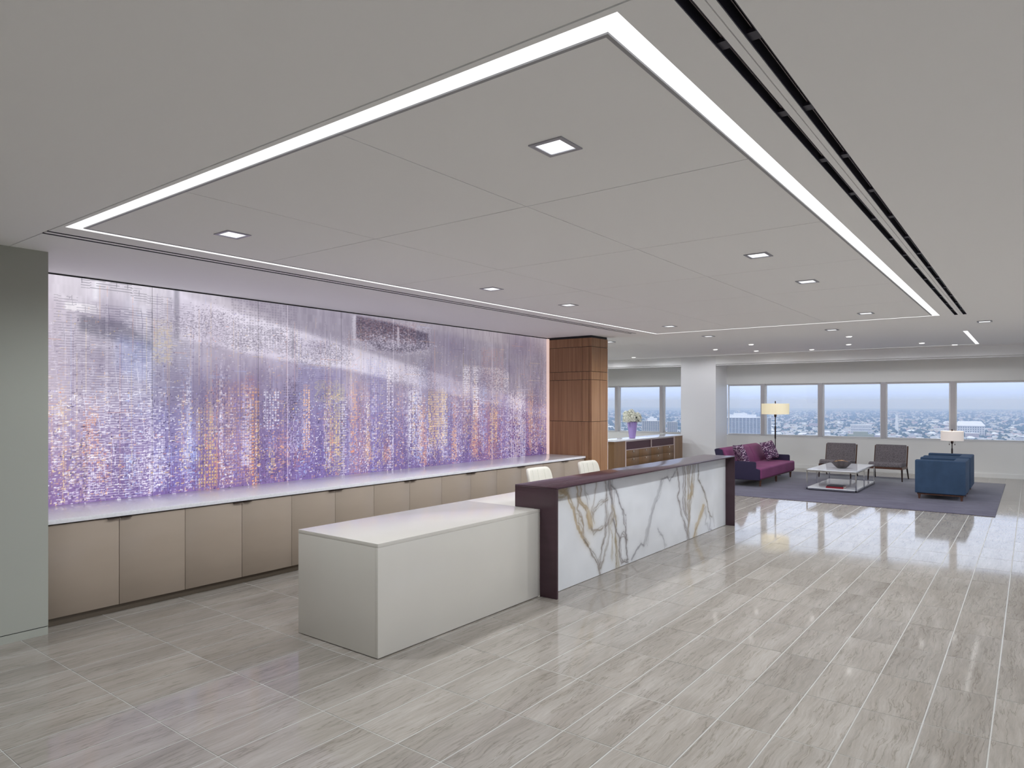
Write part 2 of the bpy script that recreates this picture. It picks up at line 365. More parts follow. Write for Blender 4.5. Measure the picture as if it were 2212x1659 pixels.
for s_ in ms: mu_ = box('mullion', (s_-.047, 0, .80), (s_+.047, .20, 2.135), M['trimw'], wall_front, xf=fx); box('cover', (s_-.047, -.006, .80), (s_+.047, -.0005, 2.135), M['mull'], mu_, xf=fx)
edges = [-4.6] + ms + [12.0]
spans = [(a+.047, b-.047) for a, b in zip(edges[:-1], edges[1:])]
sp2 = []
for a, b in spans:
    if a < 6.9 < b: sp2 += [(a, 6.50), (7.42, b)]
    else: sp2.append((a, b))
wn = 0
for a, b in sp2:
    if b-a < .1: continue
    wn += 1; f = MB(); t = .028
    f.box((a, .10, .80), (b, .16, .80+t)); f.box((a, .10, 2.135-t-.012), (b, .16, 2.135)); f.box((a, .10, .80+t), (a+t, .16, 2.107)); f.box((b-t, .10, .80+t), (b, .16, 2.107))
    w_ = struct(f.obj('window_%d' % wn, M['trimw'], xf=fx))
    box('pane', (a+t, .125, .80+t), (b-t, .135, 2.095), M['glass'], w_, xf=fx)
    box('sill', (a, -.012, .782), (b, .10, .80), M['trimw'], w_, xf=fx)
for k in range(16):
    x0 = -3.9+k*1.384; x1 = x0+1.284; wn += 1
    f = MB(); f.box((x0, -4.6, .8), (x1, -4.55, .83)); f.box((x0, -4.6, 2.1), (x1, -4.55, 2.13)); f.box((x0, -4.6, .83), (x0+.03, -4.55, 2.1)); f.box((x1-.03, -4.6, .83), (x1, -4.55, 2.1))
    w_ = struct(f.obj('window_%d' % wn, M['trimw'])); box('pane', (x0+.03, -4.58, .83), (x1-.03, -4.572, 2.1), M['glass'], w_)
# pier between the windows, fascia with the blind pocket behind it
pier = struct(box('pillar', (6.50, -.95, 0), (7.42, .02, CZ+.11), M['trimw'], xf=fx)); 
fa = MB()
for a, b in ((-4.8, 6.50), (7.42, 12.2)): fa.box((a, -.95, 2.634), (b, -.86, CZ+.2))
struct(fa.obj('trim_2', M['ceil'], xf=fx))
va = MB()
for a, b in ((-4.8, 6.50), (7.42, 12.2)): va.box((a, -.935, 2.604), (b, -.10, 2.624))
# only the lip of the pocket: an angle strip
va = MB()
for a, b in ((-4.8, 6.50), (7.42, 12.2)): va.box((a, -.93, 2.602), (b, -.80, 2.622))
struct(va.obj('trim_3', M['trimw'], xf=fx))

# ---- recessed light strip framing the ceiling panels
cv = thing('cove_light', 'long white recessed light strip framing the big ceiling panels as a rectangle', 'light', (1.67, .908, CZ))
zz = CZ+.0005
def strip(name, x0, x1, y0, y1, root, o, z=zz, m=None): box(name, (x0-o[0], y0-o[1], z-o[2]), (x1-o[0], y1-o[1], z+.01-o[2]), m or M['cove'], root)
o_ = (1.67, .908, CZ)
strip('light_strip', 1.672, 9.938, .910, .979, cv, o_); strip('light_strip', 1.672, 9.938, 4.651, 4.718, cv, o_)
strip('light_strip', 1.672, 1.745, .981, 4.649, cv, o_); strip('light_strip', 9.841, 9.938, .981, 4.649, cv, o_)
c2 = thing('cove_light', 'short white recessed light strip in the lounge ceiling near the windows', 'light', (12.31, .77, CZ))
o2 = (12.31, .77, CZ); strip('light_strip', 12.312, 15.24, .773, .829, c2, o2, CZ+.001)
strip('light_strip', 15.245, 15.268, .835, 8.6, c2, o2, CZ+.001)

# ---- linear air diffusers
def diffuser(label, y0, y1, x0, x1, step, grp):
    t = thing('linear_diffuser', label, 'air vent', (x0, y0, CZ), group=grp)
    L = x1-x0; w = y1-y0
    f = MB(); f.box((.001, .001, .055), (L-.001, w-.001, .065)); f.box((.001, .001, .0005), (L-.001, .003, .055)); f.box((.001, w-.003, .0005), (L-.001, w-.001, .055)); f.box((.001, .003, .0005), (.003, w-.003, .055)); f.box((L-.003, .003, .0005), (L-.001, w-.003, .055)); f.obj('housing', M['slot'], t)
    if step:
        MB().box((.004, w*.42, .018), (L-.004, w*.5, .03)).obj('vane', M['plum'], t)
        k = step*.6
        while k < L: box('clip', (k, .002, .010), (k+.05, w-.002, .022), M['slot'], t); k += step
    else: MB().box((.004, w*.4, .02), (L-.004, w*.6, .05)).obj('vane', M['black'], t)
    return t
diffuser('wide black slot diffuser, the one next to the white light strip', .722, .761, XN, 9.99, .62, None)
diffuser('wide black slot diffuser, the outer one farther from the white light strip', .632, .672, XN, 9.99, .62, None)
diffuser('thin black slot diffuser above the mural side, nearer the white light strip', 4.908, 4.940, XN, 9.66, 0, None)
diffuser('thin black slot diffuser above the mural side, nearer the mural wall', 4.983, 5.017, XN, 9.66, 0, None)

# ---- recessed square lamps, each with its own beam
def spot(root, w, ang=2.95, z=-.03, blend=.55, col=(.89,.95,1.0)):
    ld = bpy.data.lights.new('beam', 'SPOT'); ld.energy = w; ld.spot_size = ang; ld.spot_blend = blend; ld.shadow_soft_size = .07; ld.color = col
    lo = bpy.data.objects.new('beam', ld); COL.objects.link(lo); lo.parent = root; lo.location = (0, 0, z); lo.visible_glossy = False; return lo
def square_lamp(x, y, label, w=SPOT_W, grp='recessed square ceiling lamps'):
    t = thing('square_downlight', label, 'ceiling light', (x, y, CZ-.004), group=grp)
    a, b = .082, .062; r = MB()
    for q in ((-a,-a,a,-b), (-a,b,a,a), (-a,-b,-b,b), (b,-b,a,b)): r.box((q[0], q[1], -.005), (q[2], q[3], .003))
    r.obj('frame', M['lamprim'], t); box('lens', (-b, -b, -.001), (b, b, .004), M['lens'], t)
    spot(t, w); return t
sq = [(2.385, 1.588, 'nearest and largest square recessed lamp in the ceiling panels'),
 (2.385, 4.058, 'square recessed lamp near the left corner of the light strip'),
 (5.01, 4.058, 'square recessed lamp on the mural side, second along from the left corner'),
 (6.35, 4.058, 'square recessed lamp on the mural side, third along from the left corner'),
 (8.99, 4.058, 'square recessed lamp near the far mural-side corner of the light strip'),
 (5.04, 1.585, 'square recessed lamp on the right side of the panels, second from the nearest lamp'),
 (6.40, 1.585, 'square recessed lamp on the right side of the panels, third from the nearest lamp'),
 (9.11, 1.590, 'square recessed lamp just inside the far right corner of the light strip'),
 (10.75, 4.18, 'square recessed lamp beyond the light strip, above the far end of the desk'),
 (10.90, 2.355, 'square recessed lamp beyond the light strip, over the open floor'),
 (11.0, .50, 'square recessed lamp beyond the black slots, far right'),
 (10.67, 5.96, 'square recessed lamp half hidden behind the wooden column')]
for x, y, lb in sq: square_lamp(x, y, lb)
for x, y in ((-1.4, 3.3), (-2.6, 1.6), (-2.6, -1.0), (-.2, 0), (-.2, -2.6), (2.4, -2.6), (5.0, -2.6), (7.6, -2.6), (10.2, -2.6), (12.8, -2.6), (15.0, -2.6), (-2.6, -3.3), (12.5, 9.0), (14.8, 10.5)):  # unseen lamps, added so more light bounces to the ceiling and desk
    square_lamp(x, y, 'unseen square lamp added outside the picture to brighten the room', SPOT_W*(2.0 if y > 8 else .6 if x < 0 else 1.15))
dn = [(12.78, 4.15, 'brightest small downlight, above the sofa side of the lounge'), (13.57, 5.13, 'small downlight in front of the white pier'),
 (14.46, 4.59, 'small downlight just beyond the brightest one'), (14.77, 3.57, 'small downlight near the fascia between sofa and coffee table'),
 (12.22, 2.38, 'small downlight over the near edge of the rug'), (13.88, 2.71, 'small downlight straight above the coffee table'),
 (14.36, 1.59, 'small downlight above the pair of blue armchairs'), (15.15, 1.15, 'small downlight beside the end of the short light strip'),
 (14.77, 7.59, 'small downlight above the credenza')]
for x, y, lb in dn:
    t = thing('round_downlight', lb, 'ceiling light', (x, y, CZ), group='small round downlights over the lounge')
    MB().lathe([(.048, -.003), (.056, -.004), (.056, .0)], 16).obj('trim_ring', M['trimw'], t); MB().lathe([(.042, -.006), (.042, -.004)], 16).obj('lens', M['bulb'], t); spot(t, DOWN_W*(1.6 if y > 6 else 1), 3.13, blend=.14, col=(.90,.93,1))

for k in range(7):
    t = thing('round_downlight', 'wall-washing downlight in the raised ceiling strip along the windows', 'ceiling light', (16.35, .8+k*1.384, CZ+.11), group='wall washers along the windows')
    MB().lathe([(.048, -.003), (.056, -.004), (.056, .0)], 16).obj('trim_ring', M['trimw'], t); spot(t, 6 if k >= 4 else 8, 3.13, blend=.3, col=(.96, .96, 1))
# ================================================================== RECEPTION WALL
# ---- base cabinets
bx = [1.878, 2.93, 3.978, 5.022, 6.10, 7.175, 8.27, 9.43]
CF = 5.72; ords = ['at the left wall', 'second from the left wall', 'third from the left wall', 'fourth from the left wall', 'fifth from the left wall', 'second from the wooden column', 'next to the wooden column']
for i in range(7):
    w = bx[i+1]-bx[i]
    t = thing('base_cabinet', 'low taupe two-door cabinet under the mural counter, ' + ords[i], 'cabinet', (bx[i], CF, 0), group='taupe base cabinets below the mural')
    c = MB(); c.box((.001, .024, .07), (w-.001, .75, .752)); c.obj('body', M['door'], t)
    box('toe_kick', (0, .062, 0), (w, .08, .069), M['toe'], t)
    for q in (0, 1):
        a = q*w/2+.002; b = (q+1)*w/2-.002
        d = box('door', (a, 0, .07), (b, .020, .7535), M['door'], t, .0015, 1)
        h0, h1 = (b-.085, b-.006) if q == 0 else (a+.006, a+.085)
        box('handle', (h0, -.020, .7505), (h1, .012, .7565), M['pull'], d)
box('filler', (0,0,0), (.006, .02, .7), M['door'])
bpy.data.objects.remove(bpy.data.objects['filler'])
top = box('countertop', (1.875, 5.705, .764), (9.445, 6.50, .797), M['quartz'], None, .002, 2)
tag(top, 'long glossy grey countertop running under the mural', 'countertop')

# ---- mural: seven printed glass panels lit from behind
AX0, AX1, AZ0, AZ1 = 1.88, 9.455, .797, 2.722
POLYS = [
 ([(3.19, 2.84), (3.31, 2.68), (4.56, 2.46), (5.16, 2.35), (6.24, 2.16), (7.96, 1.85), (9.58, 1.54), (9.58, 1.38), (7.96, 1.64), (6.24, 1.9), (5.2, 2.06), (4.32, 2.12), (3.54, 2.23), (3.22, 2.27)], (222, 218, 232), 0.8, 3),
 ([(2.17, 2.73), (3.14, 2.74), (3.19, 2.31), (2.69, 2.4), (2.17, 2.54)], (212, 208, 218), 0.75, 4),
 ([(3.31, 2.81), (4.56, 2.73), (6.41, 2.66), (9.58, 2.44), (9.58, 1.57), (7.96, 1.88), (6.24, 2.2), (5.2, 2.39), (4.56, 2.5)], (140, 135, 152), 0.55, 5),
 ([(5.4, 2.7), (6.07, 2.66), (6.63, 2.58), (6.66, 2.39), (6.16, 2.3), (5.79, 2.31), (5.4, 2.44)], (66, 60, 82), 0.75, 2),
 ([(3.21, 2.74), (3.26, 2.74), (3.26, 2.25), (3.21, 2.27)], (150, 150, 162), 0.75, 1),
 ([(4.5, 2.52), (4.53, 2.52), (4.53, 2.15), (4.5, 2.16)], (160, 158, 172), 0.8, 1),
 ([(5.01, 2.42), (5.03, 2.41), (5.03, 2.07), (5.01, 2.08)], (160, 158, 172), 0.8, 1),
 ([(5.35, 2.71), (5.39, 2.71), (5.39, 2.35), (5.35, 2.38)], (190, 186, 200), 0.8, 1),
 ([(6.07, 2.63), (6.11, 2.62), (6.11, 2.36), (6.07, 2.37)], (180, 176, 192), 0.8, 1),
 ([(2.52, 2.74), (2.56, 2.74), (2.55, 2.54), (2.5, 2.54)], (240, 240, 248), 0.8, 2),
 ([(2.77, 2.61), (2.89, 2.62), (2.74, 1.99), (2.65, 1.98)], (215, 215, 228), 0.5, 2),
 ([(2.89, 2.54), (2.96, 2.55), (2.98, 2.3), (2.89, 2.37)], (240, 240, 250), 0.5, 2),
 ([(2.29, 2.51), (2.56, 2.5), (2.56, 2.42), (2.29, 2.44)], (238, 236, 240), 0.8, 1),
 ([(2.4, 2.41), (2.73, 2.38), (3.01, 2.21), (3.01, 2.13), (2.4, 2.27)], (110, 112, 125), 0.6, 3),
 ([(2.69, 2.27), (3.01, 2.21), (2.99, 1.83), (2.69, 1.94)], (150, 160, 205), 0.55, 5),
 ([(3.01, 1.61), (3.4, 1.61), (3.45, 1.07), (3.01, 1.1)], (132, 130, 182), 0.45, 6),
 ([(3.5, 1.75), (4.1, 1.95), (4.1, 1.66), (3.5, 1.38)], (140, 112, 150), 0.5, 6),
 ([(4.56, 2.06), (5.2, 2.04), (5.2, 1.6), (4.56, 1.6)], (135, 130, 170), 0.5, 6),
 ([(5.2, 2.58), (9.58, 2.2), (9.58, 1.73), (5.2, 2.26)], (150, 144, 160), 0.3, 8),
]
HATCH = [
 ('h', 2.41, 2.83, 2.64, 2.73, (110, 112, 122), 0.7),
 ('h', 2.82, 2.96, 2.58, 2.7, (110, 112, 122), 0.6),
 ('h', 2.21, 2.39, 2.5, 2.57, (130, 128, 140), 0.5),
 ('h', 2.96, 3.19, 2.56, 2.65, (120, 120, 132), 0.5),
 ('h', 2.21, 3.01, 2.02, 2.53, (105, 105, 125), 0.42),
 ('h', 2.17, 3.01, 1.54, 2.34, (235, 232, 245), 0.35),
 ('h', 2.43, 3.01, 0.75, 2.03, (238, 236, 248), 0.6),
 ('h', 2.17, 2.43, 1.15, 1.85, (225, 205, 190), 0.3),
 ('h', 3.01, 3.4, 1.83, 2.62, (135, 130, 150), 0.45),
 ('h', 2.59, 3.01, 2.22, 2.51, (120, 122, 140), 0.5),
 ('g', 4.56, 4.65, 0.99, 2.53, (110, 105, 130), 0.4),
 ('d', 3.01, 3.19, 2.0, 2.44, (225, 205, 150), 0.35),
 ('d', 3.45, 4.56, 2.18, 2.47, (100, 98, 115), 0.25),
 ('d', 4.32, 5.33, 2.08, 2.36, (110, 108, 128), 0.25),
 ('d', 5.33, 6.68, 2.27, 2.71, (215, 212, 225), 0.22),
 ('d', 5.4, 6.41, 2.41, 2.7, (210, 130, 110), 0.15),
 ('g', 3.43, 3.64, 0.79, 1.66, (225, 190, 110), 0.7),
 ('g', 3.64, 4.02, 0.83, 1.89, (215, 165, 130), 0.45),
 ('g', 4.02, 4.1, 0.73, 1.85, (240, 170, 110), 0.75),
 ('g', 3.94, 4.04, 0.84, 1.99, (225, 140, 105), 0.45),
 ('g', 4.15, 4.34, 1.36, 1.8, (235, 235, 245), 0.7),
 ('g', 4.39, 4.59, 1.44, 1.88, (85, 78, 105), 0.75),
 ('g', 4.65, 4.75, 0.98, 1.86, (235, 180, 130), 0.75),
 ('g', 4.18, 4.24, 0.72, 2.49, (200, 196, 215), 0.35),
 ('g', 4.93, 5.23, 0.79, 1.87, (200, 195, 130), 0.4),
 ('g', 5.3, 5.62, 0.59, 1.93, (222, 150, 120), 0.4),
 ('g', 5.16, 5.25, 0.67, 1.76, (235, 235, 245), 0.6),
 ('g', 5.88, 6.0, 0.66, 2.18, (238, 236, 246), 0.6),
 ('g', 5.62, 5.88, 0.62, 2.06, (120, 110, 170), 0.5),
 ('g', 6.27, 6.52, 0.92, 1.87, (240, 238, 246), 0.8),
 ('g', 6.63, 7.02, 1.05, 1.84, (228, 196, 130), 0.85),
 ('g', 7.34, 7.48, 1.45, 2.19, (225, 225, 238), 0.7),
 ('g', 7.56, 7.68, 1.42, 2.19, (232, 232, 242), 0.9),
 ('g', 7.64, 7.96, 0.76, 1.72, (205, 120, 100), 0.45),
 ('g', 7.96, 8.25, 0.67, 1.58, (225, 150, 110), 0.5),
 ('g', 8.4, 8.85, 0.7, 1.87, (238, 232, 238), 0.7),
 ('g', 8.72, 8.8, 0.69, 1.43, (205, 215, 240), 0.8),
 ('g', 8.85, 9.58, 0.97, 1.58, (240, 238, 246), 0.45),
 ('g', 7.75, 8.25, 1.86, 2.49, (200, 120, 105), 0.3),
 ('g', 8.25, 8.42, 0.72, 1.8, (130, 115, 165), 0.6),
 ('g', 3.01, 3.45, 0.82, 1.26, (120, 135, 215), 0.5),
 ('g', 4.56, 5.16, 0.65, 1.18, (130, 120, 190), 0.4),
 ('d', 4.8, 5.23, 1.66, 1.92, (205, 195, 120), 0.25),
 ('g', 6.46, 6.63, 0.85, 2.21, (150, 170, 215), 0.4),
 ('g', 5.55, 5.88, 1.48, 2.23, (160, 165, 205), 0.45),
 ('g', 6.95, 7.34, 1.85, 2.3, (150, 140, 160), 0.4),
 ('h', 2.17, 2.32, 1.54, 1.66, (240, 200, 150), 0.5),
 ('g', 9.04, 9.58, 1.58, 2.65, (100, 90, 110), 0.35),
 ('g', 3.79, 4.56, 2.19, 2.78, (125, 120, 138), 0.35),
 ('d', 7.34, 8.42, 1.79, 2.2, (235, 225, 225), 0.4),
]
GRADX = [2.19, 3.01, 3.79, 4.93, 6.41, 8.42, 9.55]
GRADC = [[(135, 108, 160), (150, 130, 168), (178, 166, 182), (192, 184, 198), (206, 198, 210)], [(120, 98, 160), (140, 125, 172), (152, 150, 178), (185, 185, 200), (205, 203, 215)], [(125, 100, 152), (135, 113, 158), (145, 134, 162), (175, 168, 185), (190, 185, 195)], [(115, 98, 155), (125, 113, 165), (140, 131, 166), (165, 160, 180), (160, 155, 170)], [(115, 98, 150), (130, 116, 160), (150, 139, 165), (150, 145, 160), (155, 150, 162)], [(110, 88, 140), (125, 103, 150), (150, 134, 155), (150, 142, 152), (160, 152, 160)], [(100, 78, 130), (110, 84, 130), (135, 114, 140), (150, 138, 150), (165, 155, 165)]]
GRADH = [0, .25, .5, .75, 1]
def paint_mural(nx=1378, nz=350):
    rs = np.random.RandomState(11)
    X = np.linspace(AX0, AX1, nx)[None, :].repeat(nz, 0); Z = np.linspace(AZ0, AZ1, nz)[:, None].repeat(nx, 1)
    Hh = (Z-AZ0)/(AZ1-AZ0)
    img = np.zeros((nz, nx, 3))
    for ch in range(3):
        cols = np.stack([np.interp(Hh[:, 0], GRADH, [c[ch] for c in g]) for g in GRADC], 1)
        for r in range(nz): img[r, :, ch] = np.interp(X[0], GRADX, cols[r])
    def blur(a, r):
        for _ in range(2):
            for ax in (0, 1):
                k = np.ones(2*r+1)/(2*r+1); p = np.pad(a, [(r, r) if i == ax else (0, 0) for i in (0, 1)], 'edge')
                a = np.apply_along_axis(lambda m_: np.convolve(m_, k, 'valid'), ax, p)
        return a
    def noise(cx_, cz_):
        g = rs.rand(nz//cz_+2, nx//cx_+2); return np.kron(g, np.ones((cz_, cx_)))[:nz, :nx]
    def inside(poly):
        m_ = np.zeros((nz, nx), bool); n = len(poly)
        for i in range(n):
            x1, y1 = poly[i]; x2, y2 = poly[(i+1) % n]
            if y1 == y2: continue
            c_ = ((y1 > Z) != (y2 > Z)) & (X < (x2-x1)*(Z-y1)/(y2-y1)+x1); m_ ^= c_
        return m_
    def mixc(mask, col, al):
        a = (mask*al)[..., None]; img[:] = img*(1-a)+np.array(col)*a
    for i_, (poly, col, al, soft) in enumerate(POLYS):
        m_ = inside(poly).astype(float); m_ = blur(m_, soft) if soft else m_
        if i_ == 0: m_ = m_*np.clip((8.4-X)/3.2, .3, 1)      # the pale band fades towards the column
        mixc(m_, col, al)
    # soft vertical streaks over the whole print
    v = blur(noise(3, 40), 3); v2 = blur(noise(2, 14), 1); img += ((v-.5)*16+(v2-.5)*14)[..., None]
    # dark foliage-like specks along the bright band
    ix = np.arange(nx)[None, :].repeat(nz, 0); iz = np.arange(nz)[:, None].repeat(nx, 1)
    for t, x0, x1, z0, z1, col, al in HATCH:
        reg = (X >= x0) & (X <= x1) & (Z >= z0) & (Z <= z1)
        fade = np.clip((Z-z0)/(.12*(z1-z0)+1e-6), 0, 1)*np.clip((z1-Z)/(.12*(z1-z0)+1e-6), 0, 1)
        fade = np.clip(fade+.25, 0, 1)
        if t == 'h':
            jit = (noise(22, 500)*3).astype(int); pat = ((iz+jit) % 4 < 1) & (noise(7, 2) > .2); pat |= ((ix+iz//9) % 17 == 0) & (noise(2, 9) > .5)
        elif t == 'g':
            pw, ph = rs.randint(4, 7), rs.randint(4, 7); pat = ((ix % pw < pw-2) & (iz % ph < ph-2)) & (noise(pw, ph) > .25); pat |= (ix % 11 == 0) & (noise(1, 20) > .4)
        else:
            pat = noise(3, 2) > .55
        mixc(reg & pat, col, al*fade)
    for k in range(46):      # smoky patches
        x = rs.uniform(AX0, AX1); z_ = rs.uniform(AZ0+.2, AZ1-.1); m_ = np.exp(-((X-x)/rs.uniform(.08, .35))**2-((Z-z_)/rs.uniform(.1, .35))**2); mixc(m_, (108,98,128) if rs.rand() < .6 else (190,180,200), rs.uniform(.15, .38))
    # thin towers of lit windows rising out of the lower edge, and hanging hairlines
    tp = [(236,232,244),(236,232,244),(238,205,135),(236,180,125),(226,150,115),(165,185,235),(96,84,128),(96,84,128)]
    for k in range(190):
        x0 = int(rs.uniform(.02, .98)*nx); w_ = rs.randint(5, 30); h1 = int(nz*rs.uniform(.15, .72)); pw, ph = rs.randint(3, 6), rs.randint(3, 6)
        m_ = (ix >= x0) & (ix < x0+w_) & (iz < h1) & (iz > h1*rs.uniform(0, .4)) & (ix % pw < pw-1) & (iz % ph < ph-1) & (noise(pw, ph) > rs.uniform(.35, .7))
        mixc(m_, tp[rs.randint(len(tp))], rs.uniform(.25, .55)*np.clip((h1-iz)/(.25*h1), .15, 1))
    for k in range(240):
        x0 = int(rs.uniform(0, .998)*nx); a_, b_ = sorted(rs.randint(0, nz, 2)); c_ = tp[rs.randint(len(tp))]; img[a_:b_, x0] = img[a_:b_, x0]*.72+np.array(c_)*.28
    for k in range(160):
        z_ = int(rs.beta(1.3, 1.8)*nz); x0 = int(rs.uniform(0, .97)*nx); w_ = rs.randint(12, 60); c_ = tp[rs.randint(len(tp))]; img[z_, x0:x0+w_] = img[z_, x0:x0+w_]*.65+np.array(c_)*.35
    # small bright marks: dense low down, thinning towards the top
    pal = np.array([(240,238,246),(240,238,246),(236,214,160),(240,205,120),(242,182,125),(228,140,105),(165,190,240),(150,140,215),(60,48,88),(78,66,104),(96,84,122),(70,60,96)])
    n = 21000
    for k in range(n):
        h = min(.98, abs(rs.beta(1.15, 2.6))); x = rs.rand()
        xx = int(x*nx); z_ = int(h*nz); t = rs.rand()
        if t < .45: w, hh = 1, 1
        elif t < .7: w, hh = rs.randint(2, 7), 1
        elif t < .9: w, hh = 1, rs.randint(2, 6)
        else: w, hh = 2, 2
        band = int(xx/27); c_ = pal[(rs.randint(len(pal)) if rs.rand() < .55 else (band*7) % len(pal))]
        if xx < 270 and rs.rand() < .35: c_ = pal[0]; w, hh = rs.randint(2, 7), 1
        a = rs.uniform(.3, .9)*(1 if h < .5 else .5)
        img[z_:z_+hh, xx:xx+w] = img[z_:z_+hh, xx:xx+w]*(1-a)+c_*a
    # foliage marks along the upper diagonal
    cl = [(rs.uniform(3.2, 7.0)) for _ in range(16)]
    for k in range(6500):
        x = cl[k % 16]+rs.normal(0, .13); zc = 2.46-(x-3.3)*.155+.10*math.sin(cl[k % 16]*9)+rs.normal(0, .05)
        xx = int((x-AX0)/(AX1-AX0)*nx); z_ = int((zc-AZ0)/(AZ1-AZ0)*nz)
        if 1 < z_ < nz-4 and xx < nx-6:
            c_ = np.array((118,112,132)) if rs.rand() < .6 else np.array((205,200,214)); w = rs.randint(1, 4)
            img[z_:z_+1, xx:xx+w] = img[z_:z_+1, xx:xx+w]*.5+c_*.5
    for k in range(900):
        xx = int((rs.normal(6.0, .33)-AX0)/(AX1-AX0)*nx); z_ = int((rs.normal(2.40, .06)-AZ0)/(AZ1-AZ0)*nz)
        if 0 < z_ < nz-3 and 0 < xx < nx-8: w_ = rs.randint(1, 6); img[z_:z_+1+rs.randint(2), xx:xx+w_] = img[z_:z_+1, xx:xx+w_]*.35+np.array((178,172,190))*.65
    for x in (4.45, 6.0, 6.262, 8.0):     # thin bright and dark drips
        xx = int((x-AX0)/(AX1-AX0)*nx); img[:, xx:xx+1] = img[:, xx:xx+1]*.4+np.array((235,228,240))*.6
    g_ = img.mean(-1, keepdims=True); img[:] = img*.78+g_*.18+np.array((6.5, 5, 5.0)); img[:] = 150+(img-150)*1.18-4
    return img
mural = thing('backlit_mural', 'wall-wide backlit glass mural of a purple abstract city above the counter', 'mural', (AX0, 6.47, AZ0))
img = paint_mural(); mb_ = [AX0, 3.005, 4.09, 5.175, 6.262, 7.346, 8.43, AX1]
nxt = img.shape[1]
for i in range(7):
    a, b = mb_[i], mb_[i+1]; ia = int(round((a-AX0)/(AX1-AX0)*(nxt-1))); ib = int(round((b-AX0)/(AX1-AX0)*(nxt-1)))
    g = .0016
    raster('glass_panel', 0, a+(g if i else 0)-AX0, b-(g if i < 6 else 0)-AX0, 0, AZ1-AZ0, img[:, ia:ib+1], M['mural'], mural)
box('backing', (0, .004, 0), (AX1-AX0, .045, AZ1-AZ0), M['black'], mural)
box('top_reveal', (-.003, -.002, AZ1-AZ0), (AX1-AX0, .045, CZ-AZ0-.001), M['black'], mural)
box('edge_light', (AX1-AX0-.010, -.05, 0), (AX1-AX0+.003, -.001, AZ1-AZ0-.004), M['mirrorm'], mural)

# ---- wooden column
colm = thing('wood_column', 'square column clad in brown veneer panels at the end of the mural', 'column', (9.46, 5.605, 0))
box('core', (.012, .012, 0), (.515, .86, CZ), M['black'], colm)
zs_ = [.02, 1.349, 2.023, 2.156, 2.556, 2.700]; g = .003
for zi in range(5):
    z0, z1 = zs_[zi]+g, zs_[zi+1]-g
    for y0, y1 in ((0, .050), (.050, .181), (.181, .845)):
        box('panel', (0, y0+(g if y0 else 0), z0), (.012, y1-g, z1), M['anigre'], colm)
    for x0, x1 in ((.0125, .271), (.271, .52)):
        box('panel', (x0+(g if x0 > .1 else 0), 0, z0), (x1-g, .012, z1), M['anigre'], colm)
    box('edge_trim', (.520, 0, z0), (.528, .86, z1), M['trimw'], colm)
box('plinth', (.01, .01, 0), (.50, .8, .02), M['black'], colm)

# ================================================================== RECEPTION DESK
desk = thing('reception_desk_return', 'low white solid-surface desk block in front of the taupe cabinets', 'desk', (2.975, 3.353, 0))
d = MB(); L = 4.80-2.975
box('top', (0, 0, .720), (1.817, .845, .746), M['corian'], desk, .0015, 2)
box('front_panel', (.0, 0, .006), (1.817, .026, .7195), M['corian'], desk, .0015, 2)
box('end_panel', (0, .0265, .006), (.026, .845, .7195), M['corian'], desk, .0015, 2)
box('support', (4.60-2.975, .05, 0), (4.62-2.975, .8, .719), M['corian'], desk)
tr = thing('transaction_counter', 'tall reception counter with plum metal wrap and veined marble front', 'counter', (4.794, 3.178, 0))
L = 9.12-4.794
ep = MB(); ep.prism([(.022, .0), (.174, .0), (.174, .7465), (.440, .7465), (.440, .925), (.022, .925)], 0, 0, .02)
ep.obj('end_panel', M['plum'], tr)
box('top', (0, 0, .925), (L, .440, .939), M['plum'], tr, .001, 1)
box('end_panel', (0, 0, .0), (.02, .0215, .9245), M['plum'], tr)
box('end_panel', (L-.02, 0, .0), (L, .163, .9245), M['plum'], tr)
box('worktop', (.0, .176, .720), (L-.021, 1.02, .746), M['corian'], tr, .0015, 2)
for x_ in (2.2, 4.1): box('support', (x_, .30, 0), (x_+.02, .97, .719), M['corian'], tr)
box('screen_wall', (.021, .145, .01), (L-.021, .183, .745), M['corian'], tr)
box('modesty_panel', (.021, .145, .748), (L-.021, .436, .924), M['plum'], tr)
